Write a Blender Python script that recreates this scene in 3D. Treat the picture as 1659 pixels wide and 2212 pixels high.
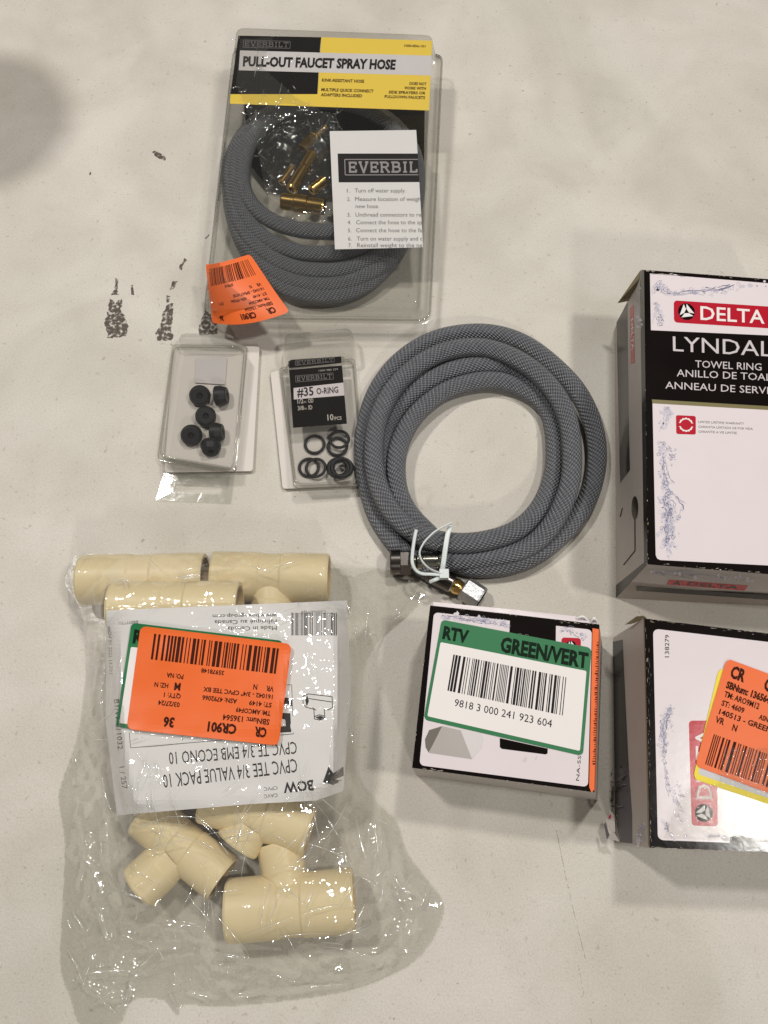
import bpy, bmesh, math, random
import numpy as np
from mathutils import Vector, Matrix, noise

for o in list(bpy.data.objects):
    bpy.data.objects.remove(o, do_unlink=True)
S = bpy.context.scene
COL = S.collection
random.seed(7)

# ------------------------------------------------------------------ camera
TH = math.radians(20.0); CH = 0.45; LENS = 28.0
cd = bpy.data.cameras.new('camera'); cam = bpy.data.objects.new('camera', cd); COL.objects.link(cam)
cam.location = (0, 0, CH); cam.rotation_euler = (TH, 0, 0)
cd.sensor_fit = 'VERTICAL'; cd.sensor_height = 36.0; cd.lens = LENS
cd.clip_start = 0.01; cd.clip_end = 50
S.camera = cam
# ------------------------------------------------------------------ world + lamps of the hall
w = bpy.data.worlds.new('World'); S.world = w; w.use_nodes = True
bg = w.node_tree.nodes['Background']
bg.inputs['Color'].default_value = (1.0, 0.97, 0.93, 1); bg.inputs['Strength'].default_value = 0.055

def lamp(name, loc, size, power, col=(1.0, 0.965, 0.91), sy=None):
    ld = bpy.data.lights.new(name, 'AREA'); ld.energy = power; ld.color = col
    if sy: ld.shape = 'RECTANGLE'; ld.size = size; ld.size_y = sy
    else: ld.shape = 'DISK'; ld.size = size
    o = bpy.data.objects.new(name, ld); COL.objects.link(o); o.location = loc
    d = Vector((0, 0.1, 0)) - Vector(loc)
    o.rotation_euler = d.to_track_quat('-Z', 'Y').to_euler()
    return o
lamp('ceiling_lamp', (-0.63, 0.55, 1.38), 0.11, 8.4)
lamp('ceiling_lamp', (0.28, 0.76, 1.38), 0.12, 6.6)
lamp('ceiling_lamp', (1.05, -3.1, 2.6), 0.30, 31)
lamp('ceiling_lamp', (1.26, -0.02, 2.4), 0.22, 18)
# ------------------------------------------------------------------ exposure, render settings
S.view_settings.view_transform = 'Standard'; S.view_settings.look = 'None'
S.view_settings.exposure = 0.10; S.view_settings.gamma = 1.0
S.view_settings.use_curve_mapping = False
S.render.engine = 'CYCLES'
cy = S.cycles
cy.transparent_max_bounces = 32; cy.max_bounces = 10; cy.glossy_bounces = 4; cy.diffuse_bounces = 3
cy.transmission_bounces = 6; cy.sample_clamp_indirect = 4.0; cy.caustics_reflective = False; cy.caustics_refractive = False
cy.use_denoising = True

# ------------------------------------------------------------------ photo measurements -> points in the place
FP = LENS / 36.0 * 2212.0
ct, st = math.cos(TH), math.sin(TH)
def ray(q):
    r = (q[0] - 829.5) / FP; u = (1106.0 - q[1]) / FP
    return Vector((r, st + u * ct, -ct + u * st))
def P(q, z):
    d = ray(q); t = (z - CH) / d.z
    return Vector((d.x * t, d.y * t, z))
class Plane:
    def __init__(s, a, b, c):
        s.p = Vector(a); s.n = (Vector(b) - s.p).cross(Vector(c) - s.p).normalized()
        if s.n.dot(Vector((0, 0, CH)) - s.p) < 0: s.n = -s.n
    def hit(s, q):
        d = ray(q); o = Vector((0, 0, CH))
        return o + d * ((s.p - o).dot(s.n) / d.dot(s.n))
    def __call__(s, q, off=0.0):
        return s.hit(q) + s.n * off
def Flat(z):
    return lambda q, off=0.0: P(q, z) + Vector((0, 0, off))
K = 2448 / 1659.0
def RG(x0, y0, s):
    return lambda x, y: ((x0 + x * s) / K, (y0 + y * s) / K)
Zh = RG(600, 50, 900 / 1659.); Zl = RG(600, 600, 900 / 1659.); Zb = RG(480, 1000, 720 / 1659.)
Zc = RG(1100, 1000, 900 / 1659.); Zt = RG(1900, 830, 548 / 1073.); Zk = RG(1270, 1880, 700 / 1659.)
Zr = RG(1900, 1930, 548 / 1426.); Zp = RG(150, 1720, 1200 / 1659.); Zq = RG(150, 2500, 1300 / 1659.)
Zm = RG(0, 100, 800 / 1609.); Zf = RG(640, 300, 460 / 1659.); Zz = RG(1200, 1640, 400 / 1659.)
Zn = RG(1350, 2600, 1098 / 1659.)

def homog(c, wd, ht):
    """(u,v) in a wd x ht sheet (v down) -> photo point, from its four corners TL TR BR BL"""
    src = [(0, 0), (wd, 0), (wd, ht), (0, ht)]
    A = []; B = []
    for (u, v), (x, y) in zip(src, c):
        A.append([u, v, 1, 0, 0, 0, -u * x, -v * x]); B.append(x)
        A.append([0, 0, 0, u, v, 1, -u * y, -v * y]); B.append(y)
    h = np.linalg.solve(np.array(A, float), np.array(B, float))
    def f(u, v):
        d = h[6] * u + h[7] * v + 1
        return ((h[0] * u + h[1] * v + h[2]) / d, (h[3] * u + h[4] * v + h[5]) / d)
    return f

# ------------------------------------------------------------------ materials
def lin(c):
    c = c / 255.0
    return c / 12.92 if c <= 0.04045 else ((c + 0.055) / 1.055) ** 2.4
def RGB(r, g, b): return (lin(r), lin(g), lin(b), 1)
def mat(name, col, rough=0.5, spec=0.35, metal=0.0, vary=0.06, vscale=60, bump=0.0, bscale=400, coat=0.0):
    m = bpy.data.materials.new(name); m.use_nodes = True
    nt = m.node_tree; b = nt.nodes['Principled BSDF']
    b.inputs['Roughness'].default_value = rough; b.inputs['Specular IOR Level'].default_value = spec
    b.inputs['Metallic'].default_value = metal; b.inputs['Coat Weight'].default_value = coat
    b.inputs['Coat Roughness'].default_value = 0.12
    tc = nt.nodes.new('ShaderNodeTexCoord')
    n = nt.nodes.new('ShaderNodeTexNoise'); n.inputs['Scale'].default_value = vscale; n.inputs['Detail'].default_value = 5
    nt.links.new(tc.outputs['Object'], n.inputs['Vector'])
    mx = nt.nodes.new('ShaderNodeMixRGB')
    mx.inputs[1].default_value = tuple(c * (1 - vary) for c in col[:3]) + (1,)
    mx.inputs[2].default_value = tuple(min(1, c * (1 + vary)) for c in col[:3]) + (1,)
    nt.links.new(n.outputs['Fac'], mx.inputs[0]); nt.links.new(mx.outputs[0], b.inputs['Base Color'])
    if bump:
        n2 = nt.nodes.new('ShaderNodeTexNoise'); n2.inputs['Scale'].default_value = bscale; n2.inputs['Detail'].default_value = 4
        nt.links.new(tc.outputs['Object'], n2.inputs['Vector'])
        bp = nt.nodes.new('ShaderNodeBump'); bp.inputs['Strength'].default_value = 1.0; bp.inputs['Distance'].default_value = bump
        nt.links.new(n2.outputs['Fac'], bp.inputs['Height']); nt.links.new(bp.outputs[0], b.inputs['Normal'])
    return m
def clear(name, tint=0.94, rough=0.06, haze=0.03, bump=0.0005, bscale=120, f0=0.05, hz=(0.8, 0.8, 0.78), ridged=False):
    m = bpy.data.materials.new(name); m.use_nodes = True
    nt = m.node_tree; nt.nodes.clear(); N = nt.nodes.new; L = nt.links.new
    out = N('ShaderNodeOutputMaterial'); tr = N('ShaderNodeBsdfTransparent'); tr.inputs[0].default_value = (tint, tint, tint * 0.985, 1)
    gl = N('ShaderNodeBsdfGlossy'); gl.inputs['Roughness'].default_value = rough; gl.inputs[0].default_value = (1, 1, 1, 1)
    df = N('ShaderNodeBsdfDiffuse'); df.inputs[0].default_value = hz + (1,)
    tc = N('ShaderNodeTexCoord'); nz = N('ShaderNodeTexNoise'); nz.inputs['Scale'].default_value = bscale; nz.inputs['Detail'].default_value = 3
    nz.inputs['Distortion'].default_value = 0.8
    L(tc.outputs['Object'], nz.inputs['Vector'])
    hgt = nz.outputs['Fac']
    if ridged:
        s1 = N('ShaderNodeMath'); s1.operation = 'SUBTRACT'; s1.inputs[1].default_value = 0.5; L(hgt, s1.inputs[0])
        s2 = N('ShaderNodeMath'); s2.operation = 'ABSOLUTE'; L(s1.outputs[0], s2.inputs[0]); hgt = s2.outputs[0]
    bp = N('ShaderNodeBump'); bp.inputs['Distance'].default_value = bump; L(hgt, bp.inputs['Height'])
    L(bp.outputs[0], gl.inputs['Normal'])
    lw = N('ShaderNodeLayerWeight'); lw.inputs['Blend'].default_value = 0.5; L(bp.outputs[0], lw.inputs['Normal'])
    pw = N('ShaderNodeMath'); pw.operation = 'POWER'; pw.inputs[1].default_value = 4.5; L(lw.outputs['Facing'], pw.inputs[0])
    ma = N('ShaderNodeMath'); ma.operation = 'MULTIPLY_ADD'; ma.inputs[1].default_value = 0.8; ma.inputs[2].default_value = f0; L(pw.outputs[0], ma.inputs[0])
    m1 = N('ShaderNodeMixShader'); m1.inputs[0].default_value = haze; L(tr.outputs[0], m1.inputs[1]); L(df.outputs[0], m1.inputs[2])
    m2 = N('ShaderNodeMixShader'); L(ma.outputs[0], m2.inputs[0]); L(m1.outputs[0], m2.inputs[1]); L(gl.outputs[0], m2.inputs[2])
    L(m2.outputs[0], out.inputs[0])
    return m
M = {}
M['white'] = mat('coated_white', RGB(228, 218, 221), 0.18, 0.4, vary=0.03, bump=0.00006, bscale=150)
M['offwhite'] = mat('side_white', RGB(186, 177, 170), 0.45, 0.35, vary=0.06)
M['paper'] = mat('white_paper', RGB(243, 240, 240), 0.6, 0.25, vary=0.03, bump=0.0003, bscale=60)
M['label'] = mat('label_white', RGB(236, 230, 228), 0.5, 0.3, vary=0.02)
M['black'] = mat('black_print', RGB(20, 15, 14), 0.13, 0.3, vary=0.3, bump=0.00006, bscale=150)
M['ink'] = mat('ink', RGB(34, 30, 32), 0.6, 0.1)
M['greyink'] = mat('grey_ink', RGB(112, 108, 110), 0.55, 0.25)
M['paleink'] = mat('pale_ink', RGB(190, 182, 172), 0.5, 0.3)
M['silverink'] = mat('silver_ink', RGB(205, 196, 198), 0.4, 0.4)
M['goldband'] = mat('gold_band', RGB(122, 112, 72), 0.4, 0.4)
M['red'] = mat('red_print', RGB(184, 26, 46), 0.22, 0.4, vary=0.05, bump=0.00006, bscale=150)
M['orange'] = mat('orange_label', RGB(238, 110, 50), 0.40, 0.3, vary=0.04, bump=0.00012, bscale=90)
M['orangeink'] = mat('orange_label_ink', RGB(62, 26, 16), 0.6, 0.1)
M['green'] = mat('green_label', RGB(36, 116, 70), 0.45, 0.35, vary=0.05)
M['greenink'] = mat('green_label_ink', RGB(16, 34, 22), 0.6, 0.1)
M['yellowlabel'] = mat('yellow_label', RGB(240, 218, 60), 0.45, 0.35)
M['greylabel'] = mat('grey_label', RGB(205, 202, 206), 0.45, 0.35)
M['yellow'] = mat('yellow_card', RGB(255, 218, 84), 0.5, 0.3, vary=0.03)
M['stripe'] = mat('title_stripe', RGB(224, 219, 221), 0.5, 0.3)
M['blueA'] = mat('splash_dark', RGB(104, 104, 134), 0.4, 0.4, vary=0.3, vscale=300)
M['blueB'] = mat('splash_mid', RGB(160, 160, 180), 0.4, 0.4, vary=0.2, vscale=300)
M['blueC'] = mat('splash_pale', RGB(198, 193, 206), 0.4, 0.4, vary=0.1, vscale=300)
M['blueD'] = mat('splash_faint', RGB(213, 206, 212), 0.3, 0.4)
M['midink'] = mat('mid_ink', RGB(160, 156, 158), 0.5, 0.3)
M['kraft'] = mat('raw_card', RGB(150, 138, 112), 0.8, 0.15, vary=0.15, bump=0.0002)
M['greycard'] = mat('grey_print', RGB(92, 88, 92), 0.45, 0.35)
M['knobA'] = mat('print_knob_mid', RGB(176, 170, 164), 0.4, 0.4)
M['knobB'] = mat('print_knob_light', RGB(214, 208, 208), 0.4, 0.4)
M['knobC'] = mat('print_knob_dark', RGB(110, 104, 96), 0.4, 0.4)
M['card'] = mat('blister_card', RGB(217, 210, 202), 0.6, 0.25, vary=0.03)
M['lav'] = mat('lavender_insert', RGB(208, 201, 199), 0.6, 0.2, vary=0.05)
M['rubber'] = mat('black_rubber', RGB(34, 33, 36), 0.45, 0.3, vary=0.2, vscale=500)
M['brass'] = mat('brass', (0.72, 0.47, 0.16, 1), 0.2, 0.5, metal=1.0, vary=0.1)
M['darkchrome'] = mat('chrome_dark_reflection', (0.15, 0.135, 0.125, 1), 0.25, 0.5, metal=1.0, vary=0.2, vscale=400)  # chrome; the dark surroundings it mirrors are put into the base colour
M['nickel'] = mat('nickel', (0.56, 0.53, 0.46, 1), 0.16, 0.5, metal=1.0, vary=0.1)
M['zinc'] = mat('zinc', (0.5, 0.5, 0.51, 1), 0.38, 0.5, metal=0.8, vary=0.2, vscale=700, bump=0.0003, bscale=600)
M['bore'] = mat('dark_bore', RGB(28, 24, 22), 0.6, 0.3)
M['nylon'] = mat('white_nylon', RGB(222, 228, 228), 0.35, 0.5, vary=0.02)
M['cream'] = mat('cream_cpvc', RGB(238, 219, 175), 0.42, 0.45, vary=0.05, vscale=35)
M['creamin'] = mat('cream_inside', RGB(205, 178, 128), 0.5, 0.35)
M['clear'] = clear('clear_plastic', 0.875, 0.05, 0.015, 0.0004, 60)
M['clearflap'] = clear('clear_flap', 0.88, 0.12, 0.16, 0.0004, 60, hz=(0.62, 0.64, 0.56))
M['clearback'] = clear('clear_back', 0.90, 0.15, 0.02, 0.0003, 60)
M['film'] = clear('bag_film', 0.985, 0.06, 0.055, 0.0003, 90, f0=0.10, hz=(0.7, 0.69, 0.66), ridged=True)
M['filmback'] = clear('bag_film_back', 0.985, 0.2, 0.02, 0.0004, 80, f0=0.02, hz=(0.62, 0.6, 0.56))
M['tape'] = clear('clear_tape', 0.98, 0.10, 0.01, 0.0013, 170, f0=0.10)
M['crease'] = clear('film_crease', 0.97, 0.12, 0.34, 0.0002, 90, f0=0.22, hz=(0.85, 0.84, 0.8))
M['partfilm'] = clear('parts_film', 0.96, 0.06, 0.03, 0.0003, 90, f0=0.06, ridged=True)

def braid(name, c0, c1):
    m = bpy.data.materials.new(name); m.use_nodes = True; nt = m.node_tree; N = nt.nodes.new; L = nt.links.new
    b = nt.nodes['Principled BSDF']; b.inputs['Roughness'].default_value = 0.36; b.inputs['Specular IOR Level'].default_value = 0.6
    uv = N('ShaderNodeUVMap'); sp = N('ShaderNodeSeparateXYZ'); L(uv.outputs[0], sp.inputs[0])
    def mth(op, a, bb=None):
        n = N('ShaderNodeMath'); n.operation = op
        for i, x in enumerate((a, bb)):
            if x is None: continue
            if isinstance(x, (int, float)): n.inputs[i].default_value = x
            else: L(x, n.inputs[i])
        return n.outputs[0]
    a = mth('MULTIPLY', sp.outputs[0], 2 * math.pi * 13.0); c = mth('MULTIPLY', sp.outputs[1], 2 * math.pi * 17)
    h = mth('ADD', mth('MULTIPLY', mth('MULTIPLY', mth('SINE', mth('ADD', a, mth('MULTIPLY', c, 0.35))), mth('SINE', c)), 0.5), 0.5)
    n = N('ShaderNodeTexNoise'); n.inputs['Scale'].default_value = 300; tc = N('ShaderNodeTexCoord'); L(tc.outputs['Object'], n.inputs['Vector'])
    f = mth('MULTIPLY', h, mth('ADD', mth('MULTIPLY', n.outputs['Fac'], 0.8), 0.6))
    mx = N('ShaderNodeMixRGB'); mx.inputs[1].default_value = c0; mx.inputs[2].default_value = c1; L(f, mx.inputs[0]); L(mx.outputs[0], b.inputs['Base Color'])
    bp = N('ShaderNodeBump'); bp.inputs['Distance'].default_value = 0.0009; L(h, bp.inputs['Height']); L(bp.outputs[0], b.inputs['Normal'])
    return m
M['braid'] = braid('braided_sheath', RGB(66, 68, 73), RGB(130, 132, 138))

def table_mat():
    m = bpy.data.materials.new('painted_table'); m.use_nodes = True; nt = m.node_tree; N = nt.nodes.new; L = nt.links.new
    b = nt.nodes['Principled BSDF']; b.inputs['Roughness'].default_value = 0.55; b.inputs['Specular IOR Level'].default_value = 0.3
    tc = N('ShaderNodeTexCoord')
    def nz(scale, det, dist=0.0):
        n = N('ShaderNodeTexNoise'); n.inputs['Scale'].default_value = scale; n.inputs['Detail'].default_value = det
        n.inputs['Distortion'].default_value = dist; L(tc.outputs['Object'], n.inputs['Vector']); return n.outputs['Fac']
    def ramp(f, p0, p1, c0, c1):
        r = N('ShaderNodeValToRGB'); r.color_ramp.elements[0].position = p0; r.color_ramp.elements[1].position = p1
        r.color_ramp.elements[0].color = c0; r.color_ramp.elements[1].color = c1; L(f, r.inputs[0]); return r.outputs[0]
    def mul(a, bb, fac=1.0):
        x = N('ShaderNodeMixRGB'); x.blend_type = 'MULTIPLY'; x.inputs[0].default_value = fac; L(a, x.inputs[1]); L(bb, x.inputs[2]); return x.outputs[0]
    W = (1, 1, 1, 1)
    base = ramp(nz(5.5, 4, 0.4), 0.32, 0.68, RGB(211, 207, 197), RGB(219, 213, 205))
    base = mul(base, ramp(nz(9, 4, 1.2), 0.34, 0.60, (0.885, 0.875, 0.85, 1), W))
    base = mul(base, ramp(nz(28, 5, 0.6), 0.30, 0.62, (0.935, 0.93, 0.925, 1), W))
    base = mul(base, ramp(nz(1100, 2), 0.25, 0.60, (0.86, 0.85, 0.84, 1), W))
    base = mul(base, ramp(nz(330, 4, 0.5), 0.25, 0.36, (0.76, 0.74, 0.72, 1), W))
    base = mul(base, ramp(nz(120, 6, 0.3), 0.24, 0.29, (0.62, 0.58, 0.54, 1), W))
    base = mul(base, ramp(nz(620, 3, 0.2), 0.24, 0.30, (0.55, 0.52, 0.49, 1), W))
    L(base, b.inputs['Base Color'])
    bp = N('ShaderNodeBump'); bp.inputs['Distance'].default_value = 0.00025; L(nz(420, 4), bp.inputs['Height']); L(bp.outputs[0], b.inputs['Normal'])
    return m
M['table'] = table_mat()
def scuff_mat(name, col, lo, hi, scale):
    m = bpy.data.materials.new(name); m.use_nodes = True; nt = m.node_tree; N = nt.nodes.new; L = nt.links.new
    b = nt.nodes['Principled BSDF']; b.inputs['Roughness'].default_value = 0.7; b.inputs['Base Color'].default_value = col
    tc = N('ShaderNodeTexCoord'); n = N('ShaderNodeTexNoise'); n.inputs['Scale'].default_value = scale; n.inputs['Detail'].default_value = 5
    L(tc.outputs['Object'], n.inputs['Vector'])
    r = N('ShaderNodeValToRGB'); r.color_ramp.elements[0].position = lo; r.color_ramp.elements[1].position = hi; L(n.outputs['Fac'], r.inputs[0])
    L(r.outputs[0], b.inputs['Alpha'])
    return m
M['scuff'] = scuff_mat('paint_scuff', RGB(84, 74, 66), 0.36, 0.56, 420)
M['scratch'] = scuff_mat('pencil_scratch', RGB(140, 128, 116), 0.44, 0.66, 500)

# ------------------------------------------------------------------ mesh helpers
class MB:
    def __init__(s): s.v = []; s.f = []; s.m = []; s.mats = []; s.uv = None; s.sm = []
    def mi(s, k):
        if k not in s.mats: s.mats.append(k)
        return s.mats.index(k)
    def face(s, pts, k, smooth=False):
        i = len(s.v); s.v += [Vector(p) for p in pts]
        s.f.append(tuple(range(i, i + len(pts)))); s.m.append(s.mi(k)); s.sm.append(smooth)
    def grid(s, rows, k, smooth=True, close=False):
        i = len(s.v); n = len(rows[0]); km = s.mi(k)
        for r in rows: s.v += [Vector(p) for p in r]
        for a in range(len(rows) - 1):
            for b in range(n if close else n - 1):
                c = (b + 1) % n
                s.f.append((i + a * n + b, i + a * n + c, i + (a + 1) * n + c, i + (a + 1) * n + b)); s.m.append(km); s.sm.append(smooth)
    def build(s, name, parent=None, origin=None, weld=0.0, flip=False):
        if origin is None:
            if parent is not None: origin = parent.location.copy()
            else:
                a = np.array([tuple(v) for v in s.v]); c = a.mean(0); origin = Vector((c[0], c[1], a[:, 2].min()))
        me = bpy.data.meshes.new(name)
        me.from_pydata([tuple(v - origin) for v in s.v], [], s.f)
        for k in s.mats: me.materials.append(M[k])
        me.polygons.foreach_set('material_index', s.m); me.polygons.foreach_set('use_smooth', s.sm)
        if s.uv:
            l = me.uv_layers.new(name='UVMap')
            for li, lp in enumerate(me.loops): l.data[li].uv = s.uv[lp.vertex_index]
        if weld:
            bm = bmesh.new(); bm.from_mesh(me); bmesh.ops.remove_doubles(bm, verts=bm.verts, dist=weld)
            bmesh.ops.recalc_face_normals(bm, faces=bm.faces); bm.to_mesh(me); bm.free()
        me.update()
        o = bpy.data.objects.new(name, me); COL.objects.link(o)
        if parent is not None: o.parent = parent
        else: o.location = origin
        return o
def tag(o, label=None, cat=None, group=None, kind=None):
    if label: o['label'] = label
    if cat: o['category'] = cat
    if group: o['group'] = group
    if kind: o['kind'] = kind
    return o
def thing(name, loc, label, cat, group=None):
    o = bpy.data.objects.new(name, None); COL.objects.link(o); o.location = Vector(loc); o.empty_display_size = 0.02
    return tag(o, label, cat, group)

def resample(pts, step):
    pts = [Vector(p) for p in pts]; out = []
    e = [pts[0] * 2 - pts[1]] + pts + [pts[-1] * 2 - pts[-2]]
    for i in range(1, len(e) - 2):
        p0, p1, p2, p3 = e[i - 1:i + 3]; n = max(2, int((p2 - p1).length / step))
        for k in range(n):
            t = k / n
            out.append(0.5 * ((2 * p1) + (p2 - p0) * t + (2 * p0 - 5 * p1 + 4 * p2 - p3) * t * t + (3 * p1 - p0 - 3 * p2 + p3) * t ** 3))
    out.append(pts[-1]); return out
def tube(mb, pts, rad, k, n=16, step=None, uv=False, caps=True, flat=None):
    if step: pts = resample(pts, step)
    pts = [Vector(p) for p in pts]; up = Vector((0, 0, 1)); base = len(mb.v); L = 0.0; rows = []; uvs = []
    for i, p in enumerate(pts):
        t = (pts[min(i + 1, len(pts) - 1)] - pts[max(i - 1, 0)]).normalized()
        s = t.cross(up)
        if s.length < 1e-4: s = Vector((1, 0, 0))
        s.normalize(); b = s.cross(t)
        if i: L += (p - pts[i - 1]).length
        ra, rb = (rad, rad) if flat is None else flat
        rows.append([p + s * (ra * math.cos(2 * math.pi * j / n)) + b * (rb * math.sin(2 * math.pi * j / n)) for j in range(n + (1 if uv else 0))])
        if uv: uvs += [(L / (2 * math.pi * rad), j / n) for j in range(n + 1)]
    mb.grid(rows, k, True, close=not uv)
    if uv: mb.uv = (mb.uv or []) + uvs
    if caps and not uv:
        mb.face(rows[0][::-1], k); mb.face(rows[-1], k)
def lathe(mb, a, axis, prof, n=32, mats=None, hexat=None):
    """prof: (distance along axis, radius, material); hexat: rows made with six sides"""
    a = Vector(a); t = Vector(axis).normalized(); up = Vector((0, 0, 1)) if abs(t.z) < 0.9 else Vector((1, 0, 0))
    s = t.cross(up).normalized(); b = s.cross(t)
    def ring(d, r, hx):
        o = []
        for j in range(n):
            th = 2 * math.pi * j / n; rr = r
            if hx: rr = r * math.cos(math.pi / 6) / math.cos((th % (math.pi / 3)) - math.pi / 6)
            o.append(a + t * d + s * (rr * math.cos(th)) + b * (rr * math.sin(th)))
        return o
    for (d0, r0, k0, *h0), (d1, r1, k1, *h1) in zip(prof[:-1], prof[1:]):
        sharp = bool(h0 and h0[0]) or bool(h1 and h1[0])
        mb.grid([ring(d0, r0, h0 and h0[0]), ring(d1, r1, h1 and h1[0])], k1, not sharp, close=True)
def inset(poly, f):
    c = sum((Vector(p) for p in poly), Vector()) / len(poly)
    return [c + (Vector(p) - c) * f for p in poly]

# ------------------------------------------------------------------ printing
_tc = {}
def text_polys(s, bold=0.0):
    key = (s, bold)
    if key in _tc: return _tc[key]
    cu = bpy.data.curves.new('t', 'FONT'); cu.body = s; cu.size = 1.0; cu.resolution_u = 2; cu.offset = bold; cu.fill_mode = 'FRONT'
    ob = bpy.data.objects.new('t', cu); COL.objects.link(ob)
    dg = bpy.context.evaluated_depsgraph_get(); dg.update()
    me = bpy.data.meshes.new_from_object(ob.evaluated_get(dg))
    v = [(x.co.x, x.co.y) for x in me.vertices]; f = [tuple(p.vertices) for p in me.polygons]
    bpy.data.meshes.remove(me); bpy.data.objects.remove(ob); bpy.data.curves.remove(cu)
    x0 = min(a for a, _ in v); x1 = max(a for a, _ in v)
    r = ([((a - x0) / 0.69, b / 0.69) for a, b in v], f, (x1 - x0) / 0.69)
    _tc[key] = r
    return r
SERIF = {
 'E': ([[(.12, 0), (.12, 1)], [(0, .08), (.8, .08)], [(0, .92), (.8, .92)], [(.12, .5), (.6, .5)], [(.76, .04), (.76, .3)], [(.76, .7), (.76, .96)], [(.58, .36), (.58, .64)]], .9),
 'V': ([[(.12, .95), (.5, 0), (.88, .95)], [(-.02, .95), (.32, .95)], [(.68, .95), (1.02, .95)]], 1.06),
 'R': ([[(.14, 0), (.14, 1)], [(0, .06), (.34, .06)], [(0, .93), (.6, .93), (.8, .82), (.8, .62), (.6, .5), (.14, .5)], [(.5, .5), (.86, .06)], [(.74, .06), (1, .06)]], 1.06),
 'B': ([[(.14, 0), (.14, 1)], [(0, .93), (.58, .93), (.76, .84), (.76, .64), (.58, .53), (.14, .53)], [(.58, .53), (.84, .42), (.84, .18), (.62, .07), (0, .07)]], 1.0),
 'I': ([[(.24, 0), (.24, 1)], [(.04, .07), (.44, .07)], [(.04, .93), (.44, .93)]], .56),
 'L': ([[(.16, 0), (.16, 1)], [(0, .93), (.34, .93)], [(0, .07), (.8, .07)], [(.76, .03), (.76, .32)]], .9),
 'T': ([[(.46, 0), (.46, 1)], [(.28, .07), (.64, .07)], [(0, .92), (.92, .92)], [(.04, .68), (.04, .96)], [(.88, .68), (.88, .96)]], 1.0)}
EPS = 0.00004
def wear_and_glare(s, Z, line, n, seed, sp=5, w=(1.2, 3.6), l=(6, 40), mats=('paleink', 'kraft', 'greyink', 'paleink')):  # small strokes along carton edges: chipped print, and in one place painted glare
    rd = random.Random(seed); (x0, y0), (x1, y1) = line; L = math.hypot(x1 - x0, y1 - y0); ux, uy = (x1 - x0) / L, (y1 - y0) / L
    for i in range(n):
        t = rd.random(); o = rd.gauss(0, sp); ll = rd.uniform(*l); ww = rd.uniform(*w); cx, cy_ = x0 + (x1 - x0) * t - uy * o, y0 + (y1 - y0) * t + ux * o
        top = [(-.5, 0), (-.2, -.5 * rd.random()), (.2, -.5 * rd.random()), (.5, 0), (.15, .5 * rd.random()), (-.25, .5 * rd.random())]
        s.poly([Z(cx + ux * a * ll - uy * b * ww * 2, cy_ + uy * a * ll + ux * b * ww * 2) for a, b in top], rd.choice(mats), 6, False)
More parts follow.
